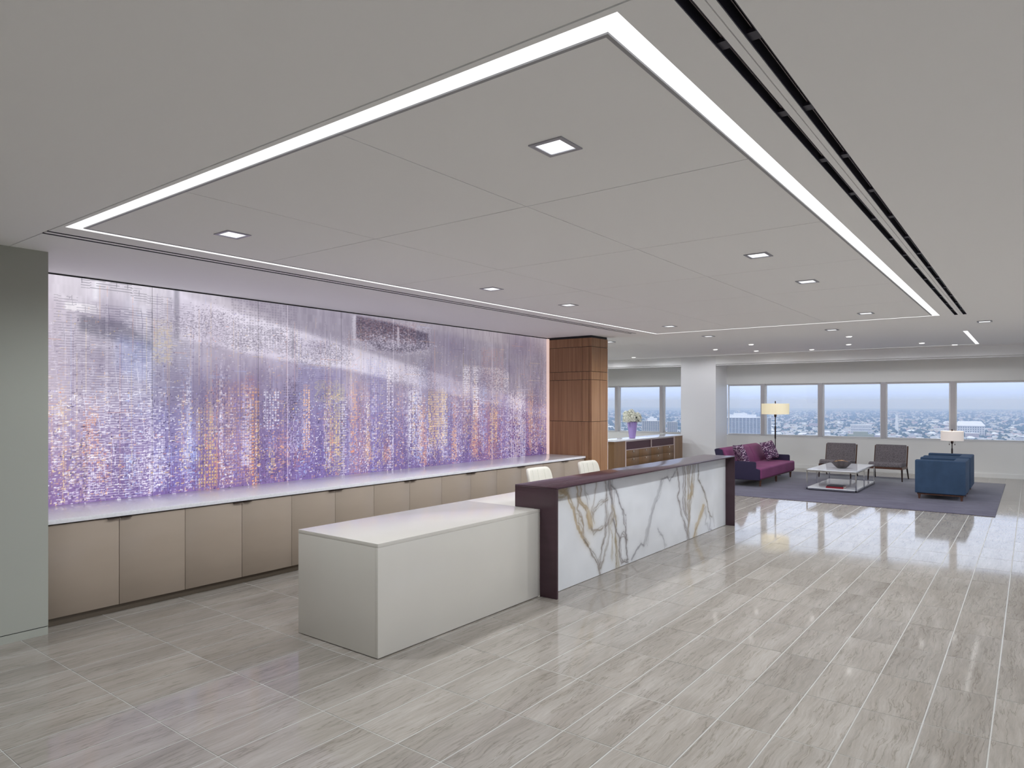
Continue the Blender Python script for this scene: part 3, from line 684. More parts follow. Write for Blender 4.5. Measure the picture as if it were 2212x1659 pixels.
VE = [ # polylines on the slab: points, width, colour, strength
 ([(5.0,.93),(5.14,.83),(5.19,.76),(5.24,.71),(5.26,.63),(5.3,.57),(5.37,.47),(5.43,.39),(5.5,.31)], .016, (176,150,112), .9),
 ([(5.43,.39),(5.5,.31),(5.62,.2),(5.7,.09),(5.72,.0)], .005, (120,108,98), .9),
 ([(4.95,.90),(5.04,.88),(5.12,.89)], .035, (172,146,104), .75), ([(4.98,.84),(5.06,.82),(5.12,.85)], .02, (170,150,115), .6),
 ([(4.9,.70),(4.97,.78),(5.05,.80)], .005, (150,148,150), .6),
 ([(5.3,.93),(5.32,.81),(5.34,.76),(5.43,.68),(5.48,.6),(5.54,.48)], .008, (168,142,108), .85), ([(5.34,.8),(5.44,.70),(5.50,.66)], .012, (178,152,112), .8),
 ([(5.37,.93),(5.37,.78),(5.3,.69),(5.37,.59),(5.43,.51),(5.41,.44)], .007, (160,140,118), .8), ([(5.43,.93),(5.45,.8),(5.49,.7)], .004, (150,145,142), .7),
 ([(5.51,.62),(5.54,.56),(5.55,.50)], .050, (190,162,118), .85), ([(5.88,.71),(5.8,.705),(5.72,.7),(5.62,.65),(5.57,.56)], .005, (150,138,125), .8),
 ([(5.54,.47),(5.60,.445),(5.67,.45),(5.72,.43),(5.79,.45)], .007, (145,132,118), .85), ([(5.67,.93),(5.63,.8),(5.58,.68),(5.56,.6)], .004, (165,150,135), .6),
 ([(5.82,.93),(5.85,.81),(5.84,.69),(5.85,.55),(5.83,.44),(5.78,.29),(5.74,.17),(5.72,.05)], .005, (132,122,115), .85), ([(5.86,.6),(5.9,.45),(5.86,.3),(5.8,.15),(5.72,.04)], .003, (160,150,140), .7),
 ([(5.92,.93),(5.94,.74),(5.97,.64),(5.92,.54),(5.84,.45)], .014, (138,128,124), .8), ([(5.88,.93),(5.90,.8),(5.96,.66)], .005, (110,105,108), .8),
 ([(5.97,.64),(6.05,.47),(6.03,.35),(6.05,.15),(6.04,.0)], .009, (158,142,112), .85), ([(5.97,.64),(6.0,.52),(5.93,.42),(5.98,.3),(5.96,.1)], .005, (175,160,130), .6),
 ([(5.97,.62),(5.95,.55),(5.99,.5),(5.93,.48)], .03, (170,158,140), .5),
 ([(5.94,.84),(6.07,.75),(6.15,.61),(6.21,.49),(6.24,.31),(6.26,.11),(6.28,.02)], .005, (118,112,115), .9),
 ([(6.0,.49),(6.1,.28),(6.11,.17),(6.15,.04),(6.28,.02)], .007, (125,118,118), .85), ([(6.1,.27),(6.16,.33),(6.21,.31),(6.26,.26)], .005, (130,122,120), .85),
 ([(6.03,.3),(6.08,.15),(6.09,.0)], .010, (168,150,115), .6),
 ([(7.43,.82),(7.32,.76),(7.25,.82),(7.18,.81),(7.07,.77)], .012, (150,150,158), .7), ([(7.5,.87),(7.43,.82)], .006, (140,140,148), .7),
 ([(7.07,.77),(7.02,.65),(6.92,.56),(6.83,.42),(6.73,.25),(6.66,.13)], .034, (168,168,175), .65), ([(6.66,.13),(6.58,.15),(6.52,.12),(6.45,.10),(6.38,.02)], .012, (150,150,158), .7),
 ([(7.0,.27),(7.05,.21),(7.12,.14),(7.2,.02)], .012, (172,172,180), .6),
 ([(7.5,.93),(7.57,.65),(7.53,.56),(7.56,.49),(7.65,.31),(7.76,.14),(7.84,.0)], .006, (128,118,115), .85), ([(7.84,.0),(7.80,.12),(7.72,.24)], .006, (130,125,125), .7),
 ([(7.68,.93),(7.7,.58),(7.66,.5),(7.70,.38),(7.84,.22),(7.84,.0)], .010, (150,144,145), .8), ([(7.68,.5),(7.74,.42),(7.76,.34)], .05, (165,162,166), .55),
 ([(7.8,.93),(7.84,.61),(7.8,.46),(7.88,.28),(7.84,.1)], .008, (158,138,110), .8), ([(7.72,.93),(7.76,.7),(7.74,.5),(7.8,.3)], .005, (140,130,118), .7), ([(7.9,.93),(7.88,.7),(7.92,.5),(7.86,.3)], .005, (150,135,112), .7),
 ([(7.99,.93),(7.95,.6),(7.84,.41),(7.86,.19)], .006, (150,134,112), .8), ([(7.84,.52),(7.93,.55),(7.96,.62)], .045, (186,160,116), .7),
 ([(8.15,.93),(8.15,.71),(8.20,.68),(8.28,.58),(8.41,.42),(8.46,.30),(8.52,.23),(8.58,.17)], .006, (128,120,108), .9), ([(8.06,.93),(8.02,.7),(7.98,.5)], .003, (160,150,135), .6),
 ([(8.32,.34),(8.27,.29),(8.2,.22),(8.12,.15),(8.07,.09),(8.03,.0)], .045, (196,168,122), .85), ([(8.10,.12),(8.02,.02)], .008, (130,115,95), .8),
 ([(8.36,.30),(8.40,.2),(8.38,.12),(8.45,.07),(8.50,.01)], .016, (178,176,182), .6), ([(8.5,.2),(8.55,.12),(8.52,.03),(8.6,.0)], .012, (172,170,178), .6), ([(8.62,.22),(8.66,.1),(8.7,.05)], .008, (180,178,182), .5)]
def paint_marble(nx=700, nz=160, x0=4.815, x1=9.10, z0=0, z1=.925):
    rs = np.random.RandomState(5)
    X = np.linspace(x0, x1, nx)[None, :].repeat(nz, 0); Z = np.linspace(z0, z1, nz)[:, None].repeat(nx, 1)
    img = np.ones((nz, nx, 3))*np.array((214, 214, 216.))
    def sm(cx_, cz_, amp):
        g = rs.rand(nz//cz_+3, nx//cx_+3); gx_ = np.linspace(0, g.shape[1]-1.001, nx); gz_ = np.linspace(0, g.shape[0]-1.001, nz)
        i = gx_.astype(int); j = gz_.astype(int); fx_ = gx_-i; fz_ = (gz_-j)[:, None]
        a = g[j][:, i]*(1-fx_)+g[j][:, i+1]*fx_; b = g[j+1][:, i]*(1-fx_)+g[j+1][:, i+1]*fx_
        return (a*(1-fz_)+b*fz_-.5)*amp
    wx = sm(14, 14, .032)+sm(6, 6, .018)+sm(3, 3, .009); wz = sm(14, 14, .032)+sm(6, 6, .018)+sm(3, 3, .009)
    img += (sm(40, 30, 10)+sm(16, 16, 5))[..., None]; thick = 1+sm(9, 9, 1.1)
    vs_ = []
    for pts, w, col, st in VE:
        col = tuple(.72*c+.28*g_ for c, g_ in zip(col, (150, 142, 135)))
        vs_.append((pts, w*1.05, col, st*.85))
        if len(pts) > 2:       # thin companions that leave and rejoin each vein
            for q in range(2): vs_.append(([(a+rs.normal(0, .018)+w, b+rs.normal(0, .018)) for a, b in pts], .002, tuple(c*.86 for c in col), st*.6))
    for pts, w, col, st in vs_:
        D = np.full((nz, nx), 9.)
        for (ax, az), (bx_, bz) in zip(pts[:-1], pts[1:]):
            px_, pz = X+wx-ax, Z+wz-az; dx, dz = bx_-ax, bz-az; t = np.clip((px_*dx+pz*dz)/(dx*dx+dz*dz), 0, 1)
            D = np.minimum(D, np.hypot(px_-t*dx, pz-t*dz))
        ww = np.maximum(w*thick, .004)*1.0; core = np.clip(1-(D-ww*.5)/(ww*.5+.003), 0, 1)*st; halo = np.exp(-(D/(w*2.2+.02))**2)*.16*st
        for a in (halo, core): img = img*(1-a[..., None])+np.array(col)*a[..., None]
    return img
slab = raster('marble_slab', .1215, .021, L-.0205, .004, .9245, paint_marble(), M['marble'], tr)
box('slab_backing', (.021, .1225, .004), (L-.0205, .142, .9245), M['trimw'], tr)

# ---- task chairs behind the counter
def task_chair(x, y, label):
    t = thing('task_chair', label, 'chair', (x, y, 0), group='cream task chairs behind the counter')
    b = MB(); n = 10; W = .245
    def arc(off, x_): return .04*(x_/W)**2*-1+off
    prof = []
    bm_v = []
    for zi in range(9):
        z = .50+.385*zi/8; ww = W*(.90+.10*math.sin(zi/8*PI*.9)); lean = -.05+.09*zi/8
        if zi == 8: ww *= .9
        for xi in range(n+1):
            xx = -ww+2*ww*xi/n; bm_v.append((xx, lean-.05*(xx/W)**2, z))
    k = len(bm_v)
    for p in list(bm_v): bm_v.append((p[0]*.96, p[1]+.062, p[2]))
    f = []
    for zi in range(8):
        for xi in range(n):
            a = zi*(n+1)+xi; f.append((a, a+1, a+n+2, a+n+1)); f.append((k+a, k+a+n+1, k+a+n+2, k+a+1))
    for zi in range(8):
        a = zi*(n+1); f.append((a, a+n+1, k+a+n+1, k+a)); a += n; f.append((a, k+a, k+a+n+1, a+n+1))
    for xi in range(n):
        f.append((xi, k+xi, k+xi+1, xi+1)); a = 8*(n+1)+xi; f.append((a, a+1, k+a+1, k+a))
    b.v = bm_v; b.f = f; b.sm = True
    o = b.obj('backrest', M['cream'], t); md = o.modifiers.new('s', 'SUBSURF'); md.levels = md.render_levels = 2
    for q in (-.12, 0, .12):
        s_ = MB()
        for zi in range(7):
            z0 = .53+.33*zi/7; z1 = .53+.33*(zi+1)/7
            y0 = -.05+.09*(z0-.5)/.385-.05*(q/W)**2-.002; y1 = -.05+.09*(z1-.5)/.385-.05*(q/W)**2-.002
            s_.tube((q, y0, z0), (q, y1, z1), .0022, n=6)
        s_.obj('stitching', M['page'], t)
    box('seat', (-.25, -.46, .42), (.25, .02, .50), M['cream'], t, .03, 3)
    MB().tube((0, .03, .38), (0, .055, .62), .018).obj('back_bracket', M['metal'], t)
    MB().tube((0, -.2, .09), (0, -.2, .42), .025).obj('gas_stem', M['metal'], t)
    for k_ in range(5):
        a = 2*PI*k_/5+.3; e_ = (.27*math.cos(a), -.2+.27*math.sin(a))
        lg = MB().tube((0, -.2, .10), (e_[0], e_[1], .065), .02, .013).obj('base_arm', M['metal'], t)
        MB().tube((e_[0]-.01, e_[1], .028), (e_[0]+.01, e_[1], .028), .028, n=14).obj('caster', M['darkleg'], lg)
    return t
task_chair(6.66, 4.66, 'cream leather task chair behind the counter, nearer the white desk')
task_chair(7.80, 4.66, 'cream leather task chair behind the counter, nearer the wooden column')

# ================================================================== CREDENZA
cr_ = thing('credenza', 'oak credenza with white marble top by the left windows', 'cabinet', (13.10, 7.2, 0))
CL = 3.63
box('top', (-.02, -.02, .800), (CL+.02, .52, .822), M['wglass'], cr_, .002, 2)
box('body', (.0, .02, .10), (CL, .5, .7995), M['credwood'], cr_)
box('plinth', (.05, .06, 0), (CL-.05, .45, .0995), M['black'], cr_)
box('side_panel', (0, 0, .10), (.505, .0195, .799), M['credwood'], cr_); box('side_panel', (3.13, 0, .10), (CL, .0195, .799), M['credwood'], cr_)
for a in (.508, 3.10): box('divider', (a, -.012, .10), (a+.028, .0195, .799), M['creddiv'], cr_)
for a, b in ((.54, 1.79), (1.82, 3.095)):
    n_ = MB(); n_.box((a, .012, .600), (b, .0195, .780)); nb = n_.obj('niche', M['credin'], cr_)
    f_ = MB(); f_.box((a, -.006, .778), (b, .0115, .79)); f_.box((a, -.012, .588), (b, .0115, .598)); f_.box((a-.012, -.012, .588), (a, .0115, .79)); f_.obj('niche_frame', M['creddiv'], nb)
cx_ = [.54, 1.18, 1.805, 2.46, 3.095]
for i in range(4):
    for z0, z1 in ((.41, .583), (.235, .405)):
        dr = box('drawer', (cx_[i]+.004, -.004, z0), (cx_[i+1]-.004, .0195, z1), M['credwood'], cr_, .0015, 1)
        xm = (cx_[i]+cx_[i+1])/2; MB().tube((xm, -.028, z1-.03), (xm, -.004, z1-.03), .019, .012, 12).obj('knob', M['knob'], dr)
    box('drawer', (cx_[i]+.004, -.004, .105), (cx_[i+1]-.004, .0195, .231), M['credwood'], cr_, .0015, 1)
# vase with flowers
vz = thing('flower_vase', 'tall lilac glass vase on the oak credenza', 'vase', (14.37, 7.42, .822))
MB().lathe([(.055, 0), (.07, .004), (.085, .10), (.105, .25), (.118, .375), (.119, .38), (.108, .379), (.09, .2), (.06, .03)], 28).obj('glass_body', M['vase'], vz)
bq = thing('hydrangea_bouquet', 'bouquet of cream hydrangeas with dark leaves in the lilac vase', 'flowers', (14.37, 7.42, 1.19))
rs2 = random.Random(3)
heads = [(-.10,-.06,.10,.115), (.06,-.09,.08,.12), (.17,-.02,.13,.11), (.0,.03,.20,.11), (-.2,.03,.08,.11), (.10,.10,.17,.10), (-.09,.10,.17,.10), (.20,.08,.05,.09)]
pet = MB()
for hx_, hy_, hz_, hr in heads:
    pet = MB()
    for k in range(70):
        ph = rs2.uniform(0, 2*PI); ct = rs2.uniform(-.6, 1); st_ = math.sqrt(1-ct*ct); nrm = Vector((st_*math.cos(ph), st_*math.sin(ph), ct)); c0 = Vector((hx_, hy_, hz_))+nrm*hr*rs2.uniform(.82, 1)
        u = nrm.orthogonal().normalized(); w = nrm.cross(u); a0 = rs2.uniform(0, PI); kk = len(pet.v); s_ = .027
        pet.v.append(tuple(c0+nrm*.002))
        for q in range(8):
            a = a0+q*PI/4; r_ = s_*(1 if q % 2 == 0 else .62); pet.v.append(tuple(c0+(u*math.cos(a)+w*math.sin(a))*r_+nrm*(.008 if q % 2 == 0 else -.004)))
        for q in range(8): pet.f.append((kk, kk+1+q, kk+1+(q+1) % 8))
    kk = len(pet.v)
    pet.lathe([(hr*.02, -hr*.75), (hr*.6, -hr*.5), (hr*.78, 0), (hr*.6, hr*.5), (hr*.02, hr*.75)], 10, (hx_, hy_, hz_)); pet.sm = False
    pet.obj('flower_head', M['petal'], bq)
for k in range(13):
    a = rs2.uniform(0, 2*PI); r0, r1 = .09, .23+rs2.uniform(0, .04); z0, z1 = .03, rs2.uniform(-.02, .16)
    p = Vector((math.cos(a)*r0, math.sin(a)*r0, z0)); q = Vector((math.cos(a)*r1, math.sin(a)*r1, z1)); s_ = Vector((-math.sin(a), math.cos(a), 0))*.045; m_ = (p+q)/2+Vector((0, 0, .03))
    lf = MB(); lf.v = [tuple(p), tuple(m_+s_), tuple(q), tuple(m_-s_), tuple(m_+Vector((0, 0, -.012)))]; lf.f = [(0, 4, 1), (4, 2, 1), (0, 3, 4), (4, 3, 2)]; lf.obj('leaf', M['leaf'], bq)
for k in range(6):
    a = k*PI/3; MB().tube((.03*math.cos(a), .03*math.sin(a), -.30), (.05*math.cos(a), .05*math.sin(a), .06), .004, n=6).obj('stem', M['leaf'], bq)

# ================================================================== LOUNGE
rug = box('area_rug', (12.07, .424, 0), (17.04, 5.6, .010), M['rug'], None, .003, 1)
tag(rug, 'large mauve-grey woven rug under the lounge seating', 'rug')
RZ = .010
# ---- sofa (built with its front towards -Y)
sf = thing('sofa', 'magenta and navy three-section sofa with wooden legs', 'sofa', (13.40, 4.16, RZ)); SL = 2.38
def sofa_side(x0, x1):
    s_ = MB(); s_.prism([(.03, .135), (.80, .135), (.93, .70), (.86, .725), (.78, .70), (.73, .49), (.13, .49), (.11, .47), (.11, .36), (.03, .34)], 0, x0, x1); return s_
sofa_side(0, .06).obj('side_panel', M['navy'], sf, .012, 2); sofa_side(SL-.06, SL).obj('side_panel', M['navy'], sf, .012, 2)
box('seat_cushion', (.03, 0, .15), (SL-.03, .74, .365), M['magenta'], sf, .04, 4)
box('base_rail', (.06, .05, .125), (SL-.06, .78, .148), M['walnut'], sf)
for a, b in ((.062, .80), (.803, 1.575), (1.578, SL-.062)):
    s_ = MB(); s_.prism([(.60, .33), (.74, .33), (.90, .695), (.84, .735), (.74, .70), (.64, .50)], 0, a, b); s_.obj('back_cushion', M['magenta'], sf, .035, 3)
s_ = MB(); s_.prism([(.76, .15), (.82, .15), (.95, .70), (.905, .72)], 0, .06, SL-.06); s_.obj('back_panel', M['navy'], sf, .01, 2)
for x in (.13, 1.17, 2.22):
    for y, dx in ((.06, 0), (.74, .05)):
        MB().tube((x, y+dx, .009), (x, y, .1245), .014, .026, 8).obj('leg', M['walnut'], sf)
def pillow(loc, rot, label):
    n = 12; b = MB()
    for sgn in (1, -1):
        k = len(b.v)
        for i in range(n+1):
            for j in range(n+1):
                u = i/n*2-1; v = j/n*2-1; pin = 1-.06*(u*u*v*v > .6)
                r_ = .065*math.pow(max(0, (1-u**4)*(1-v**4)), .45); b.v.append((u*.21*(1-.05*(1-v*v)), sgn*r_, v*.21*(1-.05*(1-u*u))))
        for i in range(n):
            for j in range(n): a = k+i*(n+1)+j; b.f.append((a, a+1, a+n+2, a+n+1))
    b.sm = True; me_ = b.mesh('throw_pillow'); bm_ = bmesh.new(); bm_.from_mesh(me_); bmesh.ops.remove_doubles(bm_, verts=bm_.verts, dist=.0008); bmesh.ops.recalc_face_normals(bm_, faces=bm_.faces); bm_.to_mesh(me_); bm_.free()
    o = link('throw_pillow', me_, M['pillow']); o.location = loc; o.rotation_euler = rot
    return tag(o, label, 'pillow', 'throw pillows on the sofa')
pillow((13.66, 4.64, RZ+.60), (-.35, .1, .75), 'dark patterned throw pillow at the near end of the sofa')
pillow((15.40, 4.60, RZ+.595), (-.42, -.12, -.35), 'dark patterned throw pillow at the far end of the sofa')

# ---- coffee table
ct = thing('coffee_table', 'low square coffee table with white glass top and chrome frame', 'table', (13.62, 2.53, RZ)); CW, CD = 1.81, .86
for z0, nm in ((.372, 'top'), (.035, 'shelf')):
    box(nm, (.012, .012, z0+.004), (CW-.012, CD-.012, z0+.018), M['wglass'], ct)
    f_ = MB(); t_ = .02
    for q in ((0, 0, CW, t_), (0, CD-t_, CW, CD), (0, t_, t_, CD-t_), (CW-t_, t_, CW, CD-t_)): f_.box((q[0], q[1], z0-.02), (q[2], q[3], z0+.003))
    f_.obj('rail', M['metal'], ct)
for x in (0, .75, CW-.02):
    for y in (0, CD-.02): box('leg', (x, y, 0), (x+.02, y+.02, .352), M['metal'], ct)
# bowl
bw = thing('wood_bowl', 'dark rough-carved wooden bowl on the coffee table', 'bowl', (14.2, 2.90, RZ+.391))
def bowl(sc, z_off, inner):
    n = 28; b = MB(); prof = [(.055, 0), (.075, .008), (.115, .05), (.150, .10), (.165, .128)]
    if inner: prof = [(.155, .126), (.135, .10), (.10, .055), (.06, .022), (.01, .016)]
    for j, (r, z) in enumerate(prof):
        for i in range(n):
            a = 2*PI*i/n; k = 1+.09*math.sin(3*a+.6)+.05*math.sin(7*a); zz_ = z*(1+.16*math.sin(2*a+1)*(z/.13)); b.v.append((r*k*math.cos(a), r*k*math.sin(a), zz_))
    for j in range(len(prof)-1):
        for i in range(n): i2 = (i+1) % n; b.f.append((j*n+i, j*n+i2, (j+1)*n+i2, (j+1)*n+i))
    if inner: b.f.append(tuple((len(prof)-1)*n+i for i in range(n)))
    else:
        b.f.append(tuple(range(n)))
    b.sm = True; return b
bowl(1, 0, False).obj('shell', M['bowlm'], bw); bowl(1, 0, True).obj('inside', M['bowlin'], bw)
# books on the shelf
for k, (x, y, z, w, d_, h, m_, lb) in enumerate(((13.68, 2.76, 0, .26, .30, .030, 'red', 'thick red book lying on the coffee table shelf'), (13.69, 2.77, .030, .24, .28, .016, 'darkbook', 'dark book lying on top of the red book'))):
    bk = thing('book', lb, 'book', (x, y, RZ+.0535+z)); cvm = MB(); cvm.box((0, 0, 0), (w, d_, .003)); cvm.box((0, 0, h-.003), (w, d_, h)); cvm.box((0, 0, .003), (.004, d_, h-.003)); cvm.obj('cover', M[m_], bk)
    box('pages', (.005, .004, .003), (w-.006, d_-.004, h-.003), M['page'], bk)
# ---- tweed lounge chairs facing the camera side (-X)
def lounge(loc, rz, label):
    t = thing('lounge_chair', label, 'chair', loc, rz, 'armless tweed lounge chairs'); W = .31
    s_ = MB(); s_.prism([(0, .30), (.02, .375), (.10, .395), (.58, .355), (.58, .285)], 1, -W, W); s_.obj('seat', M['tweed'], t, .018, 3)
    s_ = MB(); s_.prism([(.53, .33), (.60, .31), (.73, .70), (.70, .735), (.655, .73)], 1, -W+.015, W-.015); s_.obj('backrest', M['tweed'], t, .018, 3)
    for y in (-W, W):
        a = y-.012; b = y+.012
        s_ = MB(); s_.prism([(.58, .24), (.62, .24), (.755, .70), (.725, .71)], 1, a, b); s_.obj('back_post', M['walnut'], t)
        s_ = MB(); s_.prism([(.01, .25), (.62, .235), (.62, .28), (.01, .30)], 1, a, b); s_.obj('side_rail', M['walnut'], t)
        MB().tube((.05, y, .26), (.03, y*1.03, .006), .017, .012, 8).obj('leg', M['darkleg'], t)
        MB().tube((.62, y, .26), (.76, y*1.03, .0075), .017, .012, 8).obj('leg', M['darkleg'], t)
    box('front_rail', (.012, -W, .255), (.03, W, .298), M['walnut'], t)
    return t
lc = lounge((16.05, 3.42, RZ), 0, 'armless grey tweed lounge chair behind the coffee table, nearer the sofa')
dup(lc, (16.05, 2.45, RZ), -.03, 'armless grey tweed lounge chair nearer the blue armchairs')
# ---- blue club chairs facing the sofa (+Y)
def club(x, label, w):
    t = thing('club_chair', label, 'armchair', (x, .872, RZ), group='blue boxy club armchairs'); D = .73
    box('arm', (0, .0, .10), (.16, D, .665), M['teal'], t, .02, 3); box('arm', (w-.16, .0, .10), (w, D, .665), M['teal'], t, .02, 3)
    box('back', (.155, 0, .10), (w-.155, .19, .664), M['teal'], t, .02, 3)
    box('seat_cushion', (.165, .18, .28), (w-.165, D+.01, .43), M['teal'], t, .03, 3); box('seat_base', (.16, .19, .10), (w-.16, D-.02, .279), M['teal'], t)
    box('base_rail', (.03, .03, .075), (w-.03, D-.03, .10), M['walnut'], t)
    for xx in (.06, w-.06):
        for yy in (.06, D-.06): MB().tube((xx, yy, 0), (xx, yy, .076), .014, .022, 8).obj('leg', M['walnut'], t)
    return t
club(13.52, 'blue boxy club armchair on the near side of the pair', .88)
club(14.62, 'blue boxy club armchair on the far side, behind the other', .98)
# ---- lamps
def floor_lamp(loc, label, zb, zt, r, zf, m_, pulls):
    t = thing('floor_lamp', label, 'lamp', loc)
    MB().lathe([(.13, 0), (.135, .008), (.12, .018), (.02, .028)], 28).obj('base', M['bronze'], t)
    MB().tube((0, 0, .02), (0, 0, zb-.05), .010).tube((0, 0, zb*.60), (0, 0, zb*.80), .017).obj('pole', M['bronze'], t)
    MB().lathe([(.012, zb-.07), (.026, zb-.05), (.026, zb-.01), (.010, zb+.04)], 14).obj('socket', M['bronze'], t)
    s_ = MB(); n = 40
    for rr, z in ((r, zb), (r, zt), (r-.004, zt), (r-.004, zb)):
        for i in range(n): a = 2*PI*i/n; s_.v.append((rr*math.cos(a), rr*math.sin(a), z))
    for j in range(4):
        for i in range(n): i2 = (i+1) % n; j2 = (j+1) % 4; s_.f.append((j*n+i, j*n+i2, j2*n+i2, j2*n+i))
    s_.sm = True; sh = s_.obj('lamp_shade', m_, t)
    sp_ = MB()
    for k in range(3): a = 2*PI*k/3; sp_.tube((0, 0, zt-.02), ((r-.004)*math.cos(a), (r-.004)*math.sin(a), zt-.02), .0025, n=6)
    sp_.obj('spider', M['bronze'], sh)
    MB().tube((0, 0, zb), (0, 0, zt+.01), .006).lathe([(.008, zt), (.014, zt+.012), (.012, zf), (.004, zf+.01)], 12).obj('finial', M['bronze'], t)
    MB().lathe([(.012, zb+.03), (.03, zb+.07), (.032, zb+.10), (.015, zb+.13)], 14).obj('bulb', M['lens'], t)
    if pulls:
        for dy in (-.05, .05): MB().tube((0, dy, zb-.02), (0, dy, zb-.07), .002, n=6).lathe([(.003, zb-.10), (.009, zb-.09), (.007, zb-.07)], 10, (0, dy, 0)).obj('pull_chain', M['bronze'], t)
    ld = bpy.data.lights.new('glow', 'POINT'); ld.energy = 3; ld.color = (1, .83, .60); ld.shadow_soft_size = .05; lo = bpy.data.objects.new('glow', ld); COL.objects.link(lo); lo.parent = t; lo.location = (0, 0, (zb+zt)/2+.06)
    return t
floor_lamp((15.93, 4.63, RZ), 'tall bronze floor lamp with a glowing cream drum shade behind the sofa', 1.39-RZ, 1.63-RZ, .295, 1.67, M['shade1'], False)
floor_lamp((17.25, 1.355, 0), 'shorter bronze floor lamp with a pale drum shade behind the blue armchairs', .845, 1.045, .21, 1.08, M['shade2'], True)

# ================================================================== THE CITY OUTSIDE
GZ = -112.0
def vmat(name, c, r=.85): return mat(name, c, r)
CM = [vmat('pale_facade', (.78,.76,.74)), vmat('cream_facade', (.72,.66,.54)), vmat('rosy_facade', (.66,.52,.48)), vmat('white_roofing', (.88,.88,.88)), vmat('grey_roofing', (.34,.34,.36))]
M['treem'] = mat('tree_green', (.055,.085,.045), .9); M['window_dark'] = mat('facade_glass', (.10,.13,.17), .3)
M['ground'] = mat('city_ground', (.17,.19,.15), .95, noise=((.012,.012,.012),6,.5,1.6))
g_ = struct(box('ground', (300, -9000, GZ-2), (14000, 12000, GZ), M['ground']))
def direction(u): return FWD+RGT*((u-1106)/1474.67)
def at(u, dist):
    d_ = direction(u); return (d_.x*dist, d_.y*dist)          # a point of the town on that bearing, dist metres out
rc = random.Random(21)
OCC = {}
def claim(x, y, r): OCC.setdefault((int(x//60), int(y//60)), []).append((x, y, r))
def free(x, y, r, big=False):
    i, j = int(x//60), int(y//60); m_ = 3 if big else 1
    return all((x-a)**2+(y-b)**2 > (r+c)**2 for di in range(-m_, m_+1) for dj in range(-m_, m_+1) for a, b, c in OCC.get((i+di, j+dj), ()))
for u_, d_, r_ in ((1600,1715,85),(1408,1815,36),(1452,1862,24),(1937,2600,10),(2093,2315,56),(1860,2362,42),(1862,1572,36)):
    for q in range(-3, 4):
        x_, y_ = at(u_, d_); a_ = math.atan2(y_, x_)+PI/2; claim(x_+math.cos(a_)*r_*q/3.5, y_+math.sin(a_)*r_*q/3.5, max(14, r_*.32))
GR = 'low pale buildings of the hazy town'
def house(name, x, y, w, d_, h, rz, m, roofm, gable, parent=None):
    b = MB().box((-w/2, -d_/2, 0), (w/2, d_/2, h)); o = b.obj(name, m, parent); o.location = (x, y, GZ); o.rotation_euler = (0, 0, rz)
    r = MB()
    if gable: r.v = [(-w/2-.5, -d_/2-.5, h), (w/2+.5, -d_/2-.5, h), (w/2+.5, d_/2+.5, h), (-w/2-.5, d_/2+.5, h), (-w/2+d_*.3, 0, h+d_*.28), (w/2-d_*.3, 0, h+d_*.28)]; r.f = [(0, 1, 5, 4), (2, 3, 4, 5), (0, 4, 3), (1, 2, 5), (0, 3, 2, 1)]
    else: r.box((-w/2-.3, -d_/2-.3, h), (w/2+.3, d_/2+.3, h+.8)); r.box((-w*.15, -d_*.2, h+.8), (w*.1, d_*.15, h+3.2))
    r.obj('roof', roofm, o)
    wn_ = MB(); fl = max(1, int(h/3.4)); cw = 3.6
    for side in (-1, 1):
        for f_ in range(fl):
            for k in range(int(w/cw)):
                x0 = -w/2+1+k*cw; z0 = 1.1+f_*3.4
                wn_.box((x0, side*d_/2-.15, z0), (x0+1.8, side*d_/2+.15, z0+1.7))
            for k in range(int(d_/cw)):
                y0 = -d_/2+1+k*cw; z0 = 1.1+f_*3.4; wn_.box((side*w/2-.15, y0, z0), (side*w/2+.15, y0+1.8, z0+1.7))
    wo_ = wn_.obj('windows', M['window_dark'], o); wo_['kind'] = 'stuff'
    return o
n_h = 0
for k in range(210):
    u = rc.uniform(1300, 2230); dist = 1500*math.exp(rc.random()**1.1*1.05)
    if 1560 < u < 1670 and dist < 1900: continue
    x, y = at(u, dist); w = rc.uniform(14, 40); d_ = rc.uniform(12, 22)
    if not free(x, y, math.hypot(w, d_)/2+1): continue
    claim(x, y, math.hypot(w, d_)/2+1); h = rc.choice((7, 7, 10, 10, 14, 18))
    o = house('house', x, y, w, d_, h, rc.uniform(0, PI), CM[rc.choice((0, 0, 0, 1, 2))], CM[rc.choice((3, 3, 4))], rc.random() < .5)
    tag(o, 'low pale building of the hazy town outside the windows', 'building', GR)
V = []; Fc = []; mi = []
for k in range(5200):
    u = rc.uniform(1150, 2400); dist = 1550*math.exp(rc.random()*1.7); x, y = at(u, dist); w = rc.uniform(9, 34); d_ = rc.uniform(9, 20); h = rc.choice((6, 8, 10, 12)); a = rc.uniform(0, PI)
    if not free(x, y, math.hypot(w, d_)/2+.5): continue
    claim(x, y, math.hypot(w, d_)/2+.5)
    c_, s_ = math.cos(a), math.sin(a); b = len(V)
    for zz_ in (0, h):
        for px_, py_ in ((-w/2, -d_/2), (w/2, -d_/2), (w/2, d_/2), (-w/2, d_/2)): V.append((x+px_*c_-py_*s_, y+px_*s_+py_*c_, GZ+zz_))
    Fc += [(b+4, b+5, b+6, b+7), (b, b+1, b+5, b+4), (b+1, b+2, b+6, b+5), (b+2, b+3, b+7, b+6), (b+3, b, b+4, b+7)]
    q = rc.choice((0, 0, 1, 2)); mi += [rc.choice((3, 3, 4)), q, q, q, q]
me = bpy.data.meshes.new('town_buildings'); me.from_pydata(V, [], Fc)
for m_ in CM: me.materials.append(m_)
